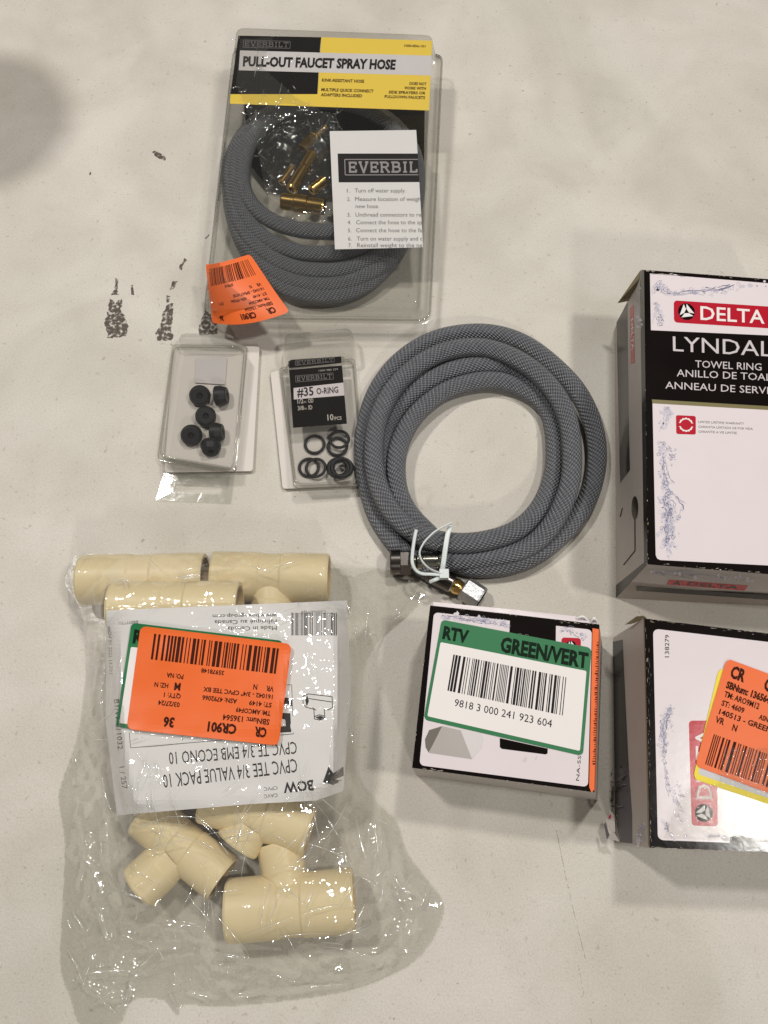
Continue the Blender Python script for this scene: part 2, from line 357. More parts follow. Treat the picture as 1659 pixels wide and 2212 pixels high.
class Sheet:
    def __init__(s): s.it = []; s.k = 0
    def poly(s, pts, m, layer=0, fine=True):
        s.k += 1; s.it.append((list(pts), m, layer + (s.k % 40) * 0.015, fine))
    def rect(s, fr, x, y, wd, ht, m, layer=1, r=0.0, n=5):
        if r <= 0: loc = [(x, y), (x + wd, y), (x + wd, y + ht), (x, y + ht)]
        else:
            loc = []
            for cx, cy_, a0 in ((x + wd - r, y + r, -90), (x + wd - r, y + ht - r, 0), (x + r, y + ht - r, 90), (x + r, y + r, 180)):
                for i in range(n + 1):
                    a = math.radians(a0 + 90 * i / n); loc.append((cx + r * math.cos(a), cy_ + r * math.sin(a)))
        s.poly([fr(*p) for p in loc], m, layer)
    def text(s, fr, t, x, y, h, m, layer=3, width=None, bold=0.0, rot=0.0, cond=1.0, align='l'):
        v, f, wd = text_polys(t, bold)
        sx = h * cond if width is None else width / wd
        ca, sa = math.cos(rot), math.sin(rot)
        off = 0 if align == 'l' else -wd * sx if align == 'r' else -wd * sx / 2
        pts = []
        for a, b in v:
            u, w_ = a * sx + off, -b * h
            pts.append(fr(x + u * ca - w_ * sa, y + u * sa + w_ * ca))
        for face in f: s.it.append(([pts[i] for i in face], m, layer, False))
    def stroke(s, fr, pl, wd, m, layer=3):
        for i, (a, b) in enumerate(zip(pl[:-1], pl[1:])):
            dx, dy = b[0] - a[0], b[1] - a[1]; l = math.hypot(dx, dy) or 1e-9
            dx, dy = dx / l, dy / l; e = wd * 0.3 if len(pl) > 2 else 0
            a2 = (a[0] - dx * e, a[1] - dy * e); b2 = (b[0] + dx * e, b[1] + dy * e); nx, ny = -dy * wd / 2, dx * wd / 2
            s.k += 1
            s.it.append(([fr(a2[0] + nx, a2[1] + ny), fr(b2[0] + nx, b2[1] + ny), fr(b2[0] - nx, b2[1] - ny), fr(a2[0] - nx, a2[1] - ny)], m, layer + (s.k % 40) * 0.02, False))
    def serif(s, fr, t, x, y, wd, h, m, layer=3, sw=0.17, boxed=None, clip=None):
        tot = sum(SERIF[c][1] + 0.16 for c in t) - 0.16; sx = wd / tot; cx = x
        for c in t:
            st_, adv = SERIF[c]
            for pl in st_:
                pts = [(cx + a * sx, y - b * h) for a, b in pl]
                if clip: pts = [(min(a, clip), b) for a, b in pts]
                s.stroke(fr, pts, sw * h, m, layer)
            cx += (adv + 0.16) * sx
        if boxed:
            g, wl = boxed
            x0, x1, y0, y1 = x - g, x + wd + g, y - h - g * .6, y + g * .6
            if clip: x1 = clip
            for a, b in (((x0, y0), (x1, y0)), ((x0, y1), (x1, y1)), ((x0, y0), (x0, y1))): s.stroke(fr, [a, b], wl, m, layer)
            if not clip: s.stroke(fr, [(x1, y0), (x1, y1)], wl, m, layer)
    def barcode(s, fr, x, y, wd, ht, m, seed=1, n=60, layer=2):
        rd = random.Random(seed); ws = [rd.choice((1, 1, 1, 2, 2, 3)) for _ in range(n * 2)]; tot = sum(ws); cx = x
        for i, k in enumerate(ws):
            dw = wd * k / tot
            if i % 2 == 0: s.it.append(([fr(cx, y), fr(cx + dw, y), fr(cx + dw, y + ht), fr(cx, y + ht)], m, layer, True))
            cx += dw
    def splash(s, fr, spine, spread, n, seed, layer=2, size=1.0, mats=('blueA', 'blueB', 'blueC')):
        """printed water splash: wavering streamers, ringed bubbles and drops along a spine (in sheet units)"""
        rd = random.Random(seed); n = int(n * 2.1) + 6; spread *= 1.45; size *= 1.15; mats = mats + (mats[0], mats[1])
        def at(t):
            t = min(max(t, 0), len(spine) - 1.001); a = int(t); f = t - a
            return (spine[a][0] * (1 - f) + spine[a + 1][0] * f, spine[a][1] * (1 - f) + spine[a + 1][1] * f)
        T = len(spine) - 1
        for i in range(max(2, n // 22)):                      # streamers
            t = rd.random() * T * .6; off = [rd.gauss(0, spread * .35), rd.gauss(0, spread * .35)]; pl = []
            for k in range(rd.randint(7, 16)):
                x, y = at(t); off[0] += rd.gauss(0, size * .5); off[1] += rd.gauss(0, size * .5)
                pl.append((x + off[0], y + off[1])); t += T * .028
                if t > T: break
            m = rd.choice(mats)
            for a, b in zip(pl[:-1], pl[1:]): s.stroke(fr, [a, b], size * rd.uniform(.10, .55), m, layer)
        for i in range(n // 2):
            x, y = at(rd.random() * T); x += rd.gauss(0, spread * .42); y += rd.gauss(0, spread * .42); u = rd.random()
            if u < .30:                                        # bubble outlines
                r = size * rd.uniform(.35, 1.3); k = 9; ex = rd.uniform(.6, 1.5); a0 = rd.uniform(0, 3)
                pl = [(x + r * ex * math.cos(a0 + 6.283 * j / k) * rd.uniform(.8, 1.15), y + r * math.sin(a0 + 6.283 * j / k) * rd.uniform(.8, 1.15)) for j in range(k)]
                m = rd.choice(mats)
                for a, b in zip(pl, pl[1:] + pl[:1]): s.stroke(fr, [a, b], size * rd.uniform(.06, .30), m, layer)
            elif u < .55:                                      # pale sheets of water
                r = size * rd.uniform(.8, 2.2); s.poly([fr(x + r * math.cos(6.283 * j / 9) * rd.uniform(.4, 1.2), y + r * math.sin(6.283 * j / 9) * rd.uniform(.4, 1.2)) for j in range(9)], rd.choice(('blueD', 'blueD', mats[2])), layer - .8, False)
            else:                                              # drops and dark accents
                r = size * rd.uniform(.12, .5); ex = rd.uniform(.6, 1.8)
                s.poly([fr(x + r * ex * math.cos(6.283 * j / 7) * rd.uniform(.7, 1.2), y + r * math.sin(6.283 * j / 7) * rd.uniform(.7, 1.2)) for j in range(7)], rd.choice(mats), layer, False)
    def emit(s, mb, mapf, base=0.0, grid=None):
        for pts, m, layer, fine in s.it:
            polys = [pts]
            if grid and fine: polys = split(pts, grid)
            for pl in polys:
                w3 = [mapf(q, base + layer * EPS) for q in pl]
                if len(w3) < 3: continue
                nrm = (w3[1] - w3[0]).cross(w3[2] - w3[0])
                if nrm.length < 1e-13 and len(w3) > 3: nrm = (w3[2] - w3[0]).cross(w3[3] - w3[0])
                if nrm.dot(Vector((0, 0, CH)) - w3[0]) < 0: w3 = w3[::-1]
                mb.face(w3, m)
def split(pts, g):
    def cut(poly, ax, v):
        lo, hi = [], []
        for a, b in zip(poly, poly[1:] + poly[:1]):
            (lo if a[ax] <= v else hi).append(a)
            if (a[ax] - v) * (b[ax] - v) < 0:
                t = (v - a[ax]) / (b[ax] - a[ax]); c = (a[0] + (b[0] - a[0]) * t, a[1] + (b[1] - a[1]) * t); lo.append(c); hi.append(c)
        return lo, hi
    out = [list(pts)]
    for ax in (0, 1):
        nxt = []
        for p in out:
            lo_, hi_ = min(a[ax] for a in p), max(a[ax] for a in p); v = math.ceil((lo_ + 1e-6) / g) * g; cur = p
            while v < hi_ - 1e-6:
                a, cur = cut(cur, ax, v)
                if len(a) > 2: nxt.append(a)
                v += g
                if len(cur) < 3: break
            if len(cur) > 2: nxt.append(cur)
        out = nxt
    return out
def ident(x, y): return (x, y)

# ------------------------------------------------------------------ table
mb = MB()
TX0, TX1, TY0, TY1 = -1.1, 1.1, -0.8, 1.6
c = [(TX0, TY0, 0), (TX1, TY0, 0), (TX1, TY1, 0), (TX0, TY1, 0)]
d = [(a, b, -0.03) for a, b, _ in c]
mb.face(c, 'table'); mb.face(d[::-1], 'table')
for i in range(4): mb.face([c[i], d[i], d[(i + 1) % 4], c[(i + 1) % 4]], 'table')
def stain(pts, k, jit=8, z=0.00008):
    out = []
    for a, b in zip(pts, pts[1:] + pts[:1]):
        n = max(1, int(math.hypot(b[0] - a[0], b[1] - a[1]) / 12))
        for i in range(n):
            out.append((a[0] + (b[0] - a[0]) * i / n + random.uniform(-jit, jit), a[1] + (b[1] - a[1]) * i / n + random.uniform(-jit, jit)))
    mb.face([P(Zm(*p), z) for p in out], k)
stain([(706, 1720), (745, 1745), (785, 1710), (775, 1780), (800, 1830), (822, 1890), (808, 1950), (765, 1962), (690, 1962), (685, 1900), (672, 1870), (690, 1790)], 'scuff', 7)
stain([(742, 1580), (758, 1590), (752, 1640), (765, 1690), (712, 1692), (735, 1650)], 'scuff', 3)
stain([(838, 1630), (852, 1625), (860, 1690), (842, 1690)], 'scuff', 2)
stain([(1180, 1450), (1198, 1465), (1160, 1530), (1145, 1520)], 'scuff', 4)
stain([(1110, 1600), (1138, 1600), (1110, 1655), (1085, 1660)], 'scuff', 4)
stain([(1065, 1690), (1092, 1695), (1085, 1735), (1070, 1740)], 'scuff', 3)
stain([(1070, 1750), (1112, 1745), (1108, 1830), (1095, 1910), (1112, 1960), (1100, 1982), (1010, 1978), (996, 1935), (1030, 1890), (1045, 1810)], 'scuff', 5)
stain([(1310, 1790), (1395, 1830), (1395, 1945), (1275, 1945), (1280, 1880), (1300, 1830)], 'scuff', 6)
stain([(975, 770), (1000, 765), (1035, 785), (1065, 810), (1060, 828), (1010, 815)], 'scuff', 4)
stain([(570, 915), (578, 900), (587, 905), (578, 922)], 'scuff', 1)
stain([(1315, 1320), (1345, 1300), (1340, 1312), (1318, 1332)], 'scuff', 2)
for pl, wd in (([(640, 70), (680, 270), (730, 490), (780, 690)], 3.2), ([(745, 720), (772, 860)], 2.2)):
    for a, b in zip(pl[:-1], pl[1:]):
        mb.face([P(Zn(a[0] - wd / 2, a[1]), 0.00008), P(Zn(b[0] - wd / 2, b[1] ), 0.00008), P(Zn(b[0] + wd / 2, b[1] + wd * .6), 0.00008), P(Zn(a[0] + wd / 2, a[1] + wd * .6), 0.00008)], 'scratch')
tag(mb.build('table', origin=Vector((0, 0, 0))), kind='structure')

# ------------------------------------------------------------------ rounded shells
def ringpts(cs, r, n=6):
    """rounded outline through four 3D corners (TL TR BR BL), corner radius r in metres"""
    cs = [Vector(c) for c in cs]; out = []
    for i in range(4):
        p, a, b = cs[i], cs[i - 1], cs[(i + 1) % 4]
        da, db = (a - p).normalized() * r, (b - p).normalized() * r
        for k in range(n + 1):
            t = k / n; out.append((p + da) * (1 - t) ** 2 + p * 2 * t * (1 - t) + (p + db) * t * t)
    return out
def shell(mb, rings, k, cap0=False, cap1=False):
    mb.grid(rings, k, True, close=True)
    if cap0: mb.face(rings[0], k)
    if cap1: mb.face(rings[-1], k)
def qz(pts, Z=ident): return [P(Z(x, y), z) for x, y, z in pts]

# tall canister added unseen beyond the left edge, only to cast a round shadow into view
mb = MB(); lathe(mb, (-.354, .483, 0), (0, 0, 1), [(0, .0002, 'offwhite'), (0, .050, 'offwhite'), (.002, .052, 'offwhite'), (.225, .052, 'offwhite'), (.226, .0535, 'label'), (.246, .0535, 'label'), (.250, .050, 'label'), (.250, .0002, 'label')], 48)
tag(mb.build('blocker'), 'tall pale round canister added unseen past the left edge to cast a round shadow on the table', 'blocker')
# ================================================================== hose package
F = [P((511, 60), .042), P((935, 76), .042), None, P((443, 666), .028)]
FR = Plane(F[0], F[1], F[3]); F[2] = FR.hit((908, 668))
G = [P((503, 104), .020), P((958, 116), .020), P((931, 698), .013), P((437, 692), .013)]
c0 = sum(G, Vector()) / 4
pack = thing('hose_package', (c0.x, c0.y, 0), 'clear plastic clamshell with yellow and black card holding a grey spray hose', 'package')
mb = MB()
g1 = ringpts(G, .008); g0 = ringpts([p - Vector((0, 0, .0008)) for p in G], .008); g2 = ringpts(inset(G, .955), .008)
f0 = ringpts(F, .006)
fc = sum(f0, Vector()) / len(f0)
f1 = [p + (fc - p) * 0.030 + Vector((0, 0, 0.0012)) for p in f0]; fm = [p + (fc - p) * 0.010 + Vector((0, 0, 0.0009)) for p in f0]
def rim(mb, ring, r, k): tube(mb, ring + ring[:1], r, k, n=8, caps=False)
fa = [p * .25 + q * .75 - Vector((0, 0, 0)) for p, q in zip(g2, f0)]
shell(mb, [g0, g1, g2, fa, f0, fm, f1], 'clear'); mb.face(f1, 'clear')
rim(mb, [p + Vector((0, 0, .0004)) for p in ringpts(inset(G, .985), .008)], .0007, 'clear')
mb.build('front_shell', pack)
mb = MB()
b1 = ringpts([p - Vector((0, 0, p.z - .0015)) for p in inset(G, .90)], .008)
shell(mb, [[p - Vector((0, 0, .0009)) for p in g0], [p - Vector((0, 0, .001)) for p in g2], b1], 'clearback', cap1=True)
mb.build('back_shell', pack)
# printed header card just behind the film
def frp(off): return lambda q, o=0.0: FR(q, off + o)
s = Sheet(); h = Zh
def sp(pts, m, layer): s.poly([h(*p) for p in pts], m, layer)
sp([(290, 95), (780, 105), (770, 190), (757, 440), (1020, 470), (240, 470), (244, 435)], 'black', 0)
sp([(780, 105), (1435, 125), (1417, 537), (240, 497), (243, 441), (757, 441)], 'yellow', 0.5)
sp([(300, 183), (1431, 214), (1428, 331), (292, 300)], 'stripe', 1.2)
tf = homog([h(318, 218), h(1222, 239), h(1216, 296), h(314, 276)], 904, 58)
s.text(tf, 'PULL-OUT FAUCET SPRAY HOSE', 2, 56, 54, 'ink', 3, width=902, bold=0.048)
ef = homog([h(318, 122), h(600, 130), h(598, 172), h(314, 166)], 284, 42)
s.serif(ef, 'EVERBILT', 12, 36, 260, 30, 'greyink', 3, sw=.15, boxed=(9, 3.0))
yf = homog([h(770, 330), h(1430, 350), h(1417, 480), h(760, 460)], 660, 130)
s.text(yf, 'KINK-RESISTANT HOSE', 16, 36, 17, 'orangeink', 3, width=250, bold=.03)
s.text(yf, 'MULTIPLE QUICK CONNECT', 16, 92, 17, 'orangeink', 3, width=310, bold=.03)
s.text(yf, 'ADAPTERS INCLUDED', 16, 122, 17, 'orangeink', 3, width=245, bold=.03)
for i, (t, wd) in enumerate((('DOES NOT', 100), ('WORK WITH', 128), ('SIDE SPRAYERS OR', 218), ('PULLDOWN FAUCETS', 240))):
    s.text(yf, t, 634, 40 + 27 * i, 16, 'orangeink', 3, width=wd, bold=.03, align='r')
s.text(homog([h(1270, 146), h(1400, 150), h(1400, 168), h(1270, 164)], 130, 18), '1000-856-101', 0, 16, 14, 'orangeink', 3, width=125, bold=.02)
mb = MB(); s.emit(mb, frp(-.0030))
# folded back of the same card behind the coil
bk = Plane(P((511, 130), .006), P((935, 140), .006), P((443, 640), .005))
s2 = Sheet(); s2.poly([h(330, 500), h(1390, 530), h(1385, 900), h(1250, 1040), h(800, 1060), h(470, 1010), h(350, 860)], 'black', 0)
s2.emit(mb, bk)
mb.build('header_card', pack)
# orange sticker wrapped over the lower left corner
ORT = {}
def crlabel(s, fr, rows, seed, big=('CR', 'CR901', '36'), ink='orangeink', fine=True):
    s.rect(fr, 0, 0, 100, 68, 'orange', 0, r=4)
    for t, x, y, hh, wd in rows: s.text(fr, t, x, y, hh, ink, 3, width=wd, bold=.025 if hh < 4.5 else .045)
    s.barcode(fr, 8, 47, 84, 17, ink, seed, 34)
ROWS_A = [('CR', 9, 10.5, 6, 8), ('CR901', 29, 10.5, 6, 19), ('36', 70, 10.5, 6, 7), ('SBNum: 136564', 8, 16.5, 3.6, 31),
          ('TM: AMCOF49', 8, 22, 3, 23), ('03/27/24', 68, 21, 3, 14), ('ST: 4149', 8, 27.5, 3, 15), ('ASN: 4792066', 31, 27.5, 3, 23), ('QTY: 1', 68, 26.5, 3, 11),
          ('161042 - 3/4" CPVC TEE BX', 8, 33, 2.9, 46), ('M', 69, 33.5, 4.6, 4), ('HZ: N', 77, 32.5, 3, 9), ('VR', 8, 38.5, 3.4, 5), ('N', 19, 38.5, 3.4, 2.6), ('PO: NA', 68, 39.5, 3, 11), ('35978148', 42, 45.0, 2.8, 15)]
ctl = [[(600, 733), (357, 812), (230, 775), (112, 722)], [(520, 640), (310, 690), (205, 690), (112, 640)], [(450, 520), (260, 590), (160, 600), (112, 590)], [(366, 400), (255, 436), (165, 462), (95, 428)]]
def bez(ws, t):
    a = ws[0] * (1 - t) ** 3 + ws[1] * 3 * t * (1 - t) ** 2 + ws[2] * 3 * t * t * (1 - t) + ws[3] * t ** 3
    return a
ctz = [[.0000, -.003, -.008, -.016], [.0012, .0012, -.002, -.012], [.001, .001, .001, -.006], [.0008, .0008, .001, -.005]]
ctw = [[FR(Zl(*p), z + .0016) for p, z in zip(r, rz)] for r, rz in zip(ctl, ctz)]
def stk(uv, off=0.0):
    u, v = uv[0] / 100.0, uv[1] / 68.0
    def S_(u, v): return bez([bez(r, u) for r in ctw], v)
    p = S_(u, v); n = (S_(u + .01, v) - p).cross(S_(u, v + .01) - p).normalized()
    if n.z < 0: n = -n
    return p + n * off
s = Sheet(); crlabel(s, ident, [('CR', 9, 10.5, 6, 8), ('CR901', 29, 10.5, 6, 19), ('36', 76, 10.5, 6, 7), ('SBNum: 136564', 8, 16.5, 3.6, 31), ('TM: AMCOF49', 8, 22, 3, 23), ('ST: 4149', 8, 27.5, 3, 15), ('ASN: 4792066', 31, 27.5, 3, 23), ('QTY: 1', 68, 26.5, 3, 11), ('161042 - SPRAY HOSE', 8, 33, 2.9, 40), ('VR', 8, 38.5, 3.4, 5), ('N', 19, 38.5, 3.4, 2.6), ('35978143', 42, 45, 2.8, 15)], 31)
mb = MB(); s.emit(mb, stk, 0.0, grid=5)
tag(mb.build('sticker', pack), 'orange barcode sticker wrapped over the lower left corner')

# coiled hose inside
cen = (703, 385); pts = []
loops = [(505, 0.0), (556, .3), (592, .55), (628, .8), (648, 1.0)]
tot = 4.75; N_ = 150; hz_ = [.030, .026, .020, .022, .012, .010]
for i in range(N_ + 1):
    t = i / N_ * tot; a = math.radians(15) + 2 * math.pi * t
    bot = np.interp(t, [0, .5, 1.4, 2.4, 3.4, 4.6], [497, 505, 560, 592, 622, 648]); ry = bot - cen[1]
    rxL = np.interp(t, [0, 1, 2, 3, 4.6], [172, 186, 200, 206, 208]); rxR = np.interp(t, [0, 1, 2, 3, 4.6], [172, 185, 193, 200, 192])
    ca, sa = math.cos(a), math.sin(a)
    x = cen[0] + (rxL if ca < 0 else rxR) * math.copysign(abs(ca) ** .92, ca); y = cen[1] + (ry if sa > 0 else 165) * math.copysign(abs(sa) ** .95, sa)
    z = np.interp(t, [0, .9, 1.9, 2.9, 3.9, 4.6], [.0225, .0225, .0195, .018, .011, .010]) - .004 * (max(0, sa)) * (t > 1)
    if sa < -.5: z -= .004
    pts.append(P((x, y), max(z, .0085)))
mb = MB(); tube(mb, pts, .0052, 'braid', n=20, step=.0015, uv=True)
tag(mb.build('spray_hose'), 'grey braided hose coiled inside the clamshell package behind the white leaflet', 'hose')
# leaflet
s = Sheet(); LQ = [h(830, 668), h(1340, 661), h(1381, 1352), h(861, 1364)]
lf = homog(LQ, 510, 690)
s.rect(lf, 0, 0, 510, 690, 'paper', 0)
s.poly([h(877, 800), h(1349, 800), h(1359, 968), h(883, 970)], 'ink', 1)
bf = homog([h(877, 800), h(1358, 800), h(1362, 968), h(883, 970)], 480, 168)
s.serif(bf, 'EVERBIL', 62, 112, 408, 64, 'midink', 3, sw=.17, boxed=(22, 5), clip=472)
xs = 930
for n_, t, x, yb, wd in ((1, 'Turn off water supply.', 978, 1030, 300), (2, 'Measure location of weigh', 980, 1080, 386), (0, 'new hose.', 983, 1122, 138), (3, 'Unthread connectors to re', 982, 1172, 388), (4, 'Connect the hose to the sp', 986, 1217, 388),
                      (5, 'Connect the hose to the fa', 986, 1264, 388), (6, 'Turn on water supply and c', 990, 1313, 386), (7, 'Reinstall weight to the ne', 992, 1352, 384)):
    tf = homog([h(0, yb - 26), h(1000, yb - 26), h(1000, yb), h(0, yb)], 1000, 26)
    if n_: s.text(tf, '%d.' % n_, xs + n_ * 1.5, 26, 22, 'greyink', 3, width=20)
    s.text(tf, t, x, 26, 24, 'greyink', 3, width=wd)
mb = MB(); s.emit(mb, frp(-.0016))
tag(mb.build('instruction_leaflet'), 'white printed leaflet with numbered steps lying on the coil inside the clamshell', 'leaflet')
# brass fittings in a film bag
def rod(name, q0, q1, z, r, label, steps, k='brass', n=24, hexes=()):
    a, b = P(q0, z), P(q1, z); L = (b - a).length; mb = MB(); prof = [(0, r * .45, 'bore')]
    prof += [(L * t, r * f, k, (i in hexes)) for i, (t, f) in enumerate(steps)]
    prof += [(L, r * .45, 'bore')]
    lathe(mb, a, b - a, prof, n)
    return tag(mb.build(name), label, 'fitting', 'brass fittings inside the clamshell')
ST1 = [(0, .9), (.03, 1), (.45, 1), (.47, .8), (.6, .8), (.62, 1.0), (.97, 1.0), (1, .9)]
rod('brass_fitting', Zf(1040, 1100), Zf(1285, 690), .026, .0040, 'long slanting brass tube fitting in the middle of the parts bag', ST1)
rod('brass_fitting', Zf(925, 1020), Zf(1065, 830), .024, .0026, 'thin slanting brass tube left of the long one', ST1)
rod('brass_fitting', Zf(1170, 640), Zf(1300, 500), .027, .0042, 'squat brass nut above the long slanting tube', [(0, .95), (.04, 1), (.5, 1), (.96, 1), (1, .95)], hexes=(1, 2, 3), n=36)
rod('brass_fitting', Zf(1290, 530), Zf(1440, 380), .022, .0026, 'dull brass tube pointing up beside the leaflet', ST1)
rod('brass_fitting', Zf(930, 1230), Zf(1420, 1300), .024, .0062, 'large horizontal brass coupling lowest in the parts bag', [(0, .85), (.03, .9), (.3, .9), (.32, 1), (.6, 1), (.62, .85), (.97, .85), (1, .8)])
rod('brass_fitting', Zf(1270, 1110), Zf(1420, 990), .026, .0036, 'short brass piece against the leaflet edge', ST1)
# film around the fittings
def patch(outline, zf, k, step=2.6, seed=0):
    xs_ = [p[0] for p in outline]; ys_ = [p[1] for p in outline]
    X = np.arange(min(xs_), max(xs_) + step, step); Y = np.arange(min(ys_), max(ys_) + step, step)
    def inside(x, y):
        r = False
        for (x0, y0), (x1, y1) in zip(outline, outline[1:] + outline[:1]):
            if (y0 > y) != (y1 > y) and x < (x1 - x0) * (y - y0) / (y1 - y0) + x0: r = not r
        return r
    mb = MB(); idx = {}; km = mb.mi(k)
    for j, y in enumerate(Y):
        for i, x in enumerate(X):
            if inside(x, y): idx[i, j] = len(mb.v); mb.v.append(zf((x, y)))
    for (i, j), a in idx.items():
        if (i + 1, j) in idx and (i + 1, j + 1) in idx and (i, j + 1) in idx:
            mb.f.append((a, idx[i + 1, j], idx[i + 1, j + 1], idx[i, j + 1])); mb.m.append(km); mb.sm.append(True)
    return mb
def rn(p, s): return 1 - abs(noise.noise(Vector((p[0] / s, p[1] / s, 3.7)))) * 2
def pf(q):
    a = noise.noise(Vector((q[0] / 26 + noise.noise(Vector((q[0] / 30, q[1] / 30, 1))), q[1] / 34, 3.))) * .9 + rn(q, 24) * .35
    deep = min(1, max(0, (q[1] - 215) / 40.))
    return FR(q, -.0019 - .0055 * deep + (a - .3) * (.0011 + .0034 * deep))
film_q = [Zh(*p) for p in [(300, 120), (500, 110), (430, 280), (640, 470), (760, 520), (860, 560), (880, 660), (845, 1190), (700, 1215), (560, 1120), (440, 980), (400, 760), (360, 600), (310, 470), (275, 400)]]
mb = patch(film_q, pf, 'partfilm', 1.6)
rd = random.Random(44); ns = len(mb.v)
for n_ in range(60):
    a = Vector(film_q[rd.randrange(len(film_q))]); b = Vector(film_q[rd.randrange(len(film_q))]); f = rd.random(); q0 = a * (1 - f) + b * f
    ang = rd.uniform(0, 6.28); ln = rd.uniform(5, 34); cv = rd.uniform(-.05, .05); w_ = rd.uniform(.35, 1.1); row = []
    for t in range(9):
        ww = w_ * math.sin(math.pi * (t / 8 * .9 + .05)) * rd.uniform(.4, 1.2); nx, ny = -math.sin(ang) * ww, math.cos(ang) * ww
        row.append([pf((q0.x + nx, q0.y + ny)) + FR.n * .0003, pf((q0.x, q0.y)) + FR.n * .0006, pf((q0.x - nx, q0.y - ny)) + FR.n * .0003]); q0 = q0 + Vector((math.cos(ang), math.sin(ang))) * (ln / 8); ang += cv * ln / 8
    if all(475 < (p[0]) for p in [(q0.x,)]): mb.grid(row, 'crease', True)
tag(mb.build('parts_bag'), 'crinkled clear film bag around brass fittings inside the clamshell', 'bag')

# ================================================================== blister packs
def blister(name, label, card, blis, flange, zc, zf, dome, top_z):
    cw = qz([(x, y, zc) for x, y in card], Zb); c0 = sum(cw, Vector()) / len(cw)
    t = thing(name, (c0.x, c0.y, 0), label, 'blister pack', 'opened blister packs of plumbing rubbers')
    mb = MB(); top = ringpts(cw, .002, 3)
    mb.face(top[::-1], 'card'); bot = [Vector((p.x, p.y, p.z - .0006)) for p in top]; mb.face(bot, 'card'); mb.grid([top, bot], 'card', False, close=True)
    mb.build('backing_card', t)
    mb = MB()
    fl = ringpts(qz([(x, y, zc + .0012) for x, y in flange], Zb), .003, 5)
    B = qz([(x, y, zf) for x, y in blis], Zb)
    base = [Vector((p.x, p.y, zc + .0014)) for p in ringpts(inset([Vector((q.x, q.y, zc)) for q in qz([(x, y, zc) for x, y in flange], Zb)], .94), .004, 5)]
    b1 = ringpts(inset(B, 1.0), .003, 5); b1 = [Vector((p.x, p.y, zf - .0012)) for p in b1]
    b2 = ringpts(inset(B, .95), .003, 5)
    bm_ = [p * .45 + q * .55 + Vector((0, 0, .00035)) for p, q in zip(b1, b2)]
    shell(mb, [fl, base, b1, bm_, b2], 'clear'); mb.face(b2, 'clear')
    rim(mb, [p + Vector((0, 0, .0003)) for p in fl], .0005, 'clear'); rim(mb, [p + Vector((0, 0, .0002)) for p in base], .0005, 'clear')
    D = qz([(x, y, top_z) for x, y in dome], Zb)
    d0 = [Vector((p.x, p.y, zc + .002)) for p in ringpts(inset(D, 1.06), .005, 5)]; d1 = ringpts(D, .005, 5); d2 = [p + Vector((0, 0, .0006)) for p in ringpts(inset(D, .9), .004, 5)]
    shell(mb, [d0, d1, d2], 'clear', cap1=True)
    mb.build('blister', t)
    return t
bp1 = blister('blister_pack', 'clear blister pack holding black rubber washers, its hang tab folded out below', [(170, 240), (800, 240), (750, 1155), (100, 1165)],
              [(245, 258), (690, 275), (592, 1150), (115, 1150)], [(165, 230), (712, 240), (625, 1172), (52, 1075)], .003, .0158, [(212, 142), (602, 150), (650, 250), (205, 240)], .010)
mb = MB()
o_ = qz([(95, 1172, .002), (620, 1182, .002), (590, 1395, .001), (38, 1370, .001)], Zb); i_ = qz([(180, 1250, .0017), (535, 1272, .0017), (510, 1318, .0015), (165, 1308, .0015)], Zb)
mb.grid([o_, i_], 'clearflap', False, close=True); tg = qz([(300, 1311, .0015), (395, 1314, .0015), (345, 1345, .0014)], Zb)
mb.build('hang_tab', bp1)
s = Sheet(); s.poly([Zb(330, 330), Zb(562, 318), Zb(546, 520), Zb(325, 506)], 'lav', 0)
for i in range(9): s.poly([Zb(345, 345 + i * 18), Zb(530, 338 + i * 18), Zb(530, 342 + i * 18), Zb(345, 349 + i * 18)], 'greylabel', 1)
mb = MB(); s.emit(mb, Flat(.0040)); mb.build('insert_label', bp1)
# washers
def washer(q, z, ax, label, r=.0062, hh=.0046):
    mb = MB(); a = P(Zb(*q), z)
    lathe(mb, a - Vector(ax).normalized() * hh / 2, ax, [(0, .0005, 'rubber'), (0, r * .97, 'rubber'), (.0006, r, 'rubber'), (hh * .45, r, 'rubber'), (hh * .95, r * .80, 'rubber'), (hh, r * .74, 'rubber'), (hh, r * .30, 'rubber'), (hh - .0008, r * .24, 'bore'), (hh - .002, r * .22, 'bore'), (hh - .002, .0003, 'bore')], 32)
    return tag(mb.build('rubber_washer'), label, 'washer', 'black rubber washers in the blister pack')
washer((362, 602), .0080, (.2, -.55, 1), 'round black washer lying flat at the top left of the washers', .0066)
washer((405, 752), .0086, (.25, -.40, 1), 'round black washer just below the top left one', .0064)
washer((300, 893), .0080, (.15, -.5, 1), 'round black washer lying flat at the lower left, by itself', .0066)
washer((522, 602), .0082, (1, .05, .12), 'black washer standing on edge at the top right of the washers', .0064, .0072)
washer((490, 872), .0082, (1, .05, .10), 'black washer standing on edge at the lower right', .0062, .0072)
washer((442, 985), .0082, (.1, -1, .25), 'black washer tipped over at the bottom of the pack', .0062, .0062)
bp2 = blister('blister_pack', 'clear blister pack with black O-ring card and ten rubber rings', [(880, 430), (1480, 330), (1562, 1262), (970, 1285)],
              [(1010, 330), (1425, 300), (1500, 1215), (1072, 1245)], [(945, 400), (1500, 330), (1572, 1265), (1058, 1285)], .003, .017, [(980, 150), (1478, 105), (1500, 300), (990, 340)], .015)
s = Sheet()
s.poly([Zb(1012, 352), Zb(1030, 340), Zb(1396, 314), Zb(1402, 330), Zb(1402, 362), Zb(1022, 400), Zb(1010, 385)], 'black', 0)
s.poly([Zb(1016, 412), Zb(1406, 380), Zb(1442, 808), Zb(1045, 838)], 'black', 0)
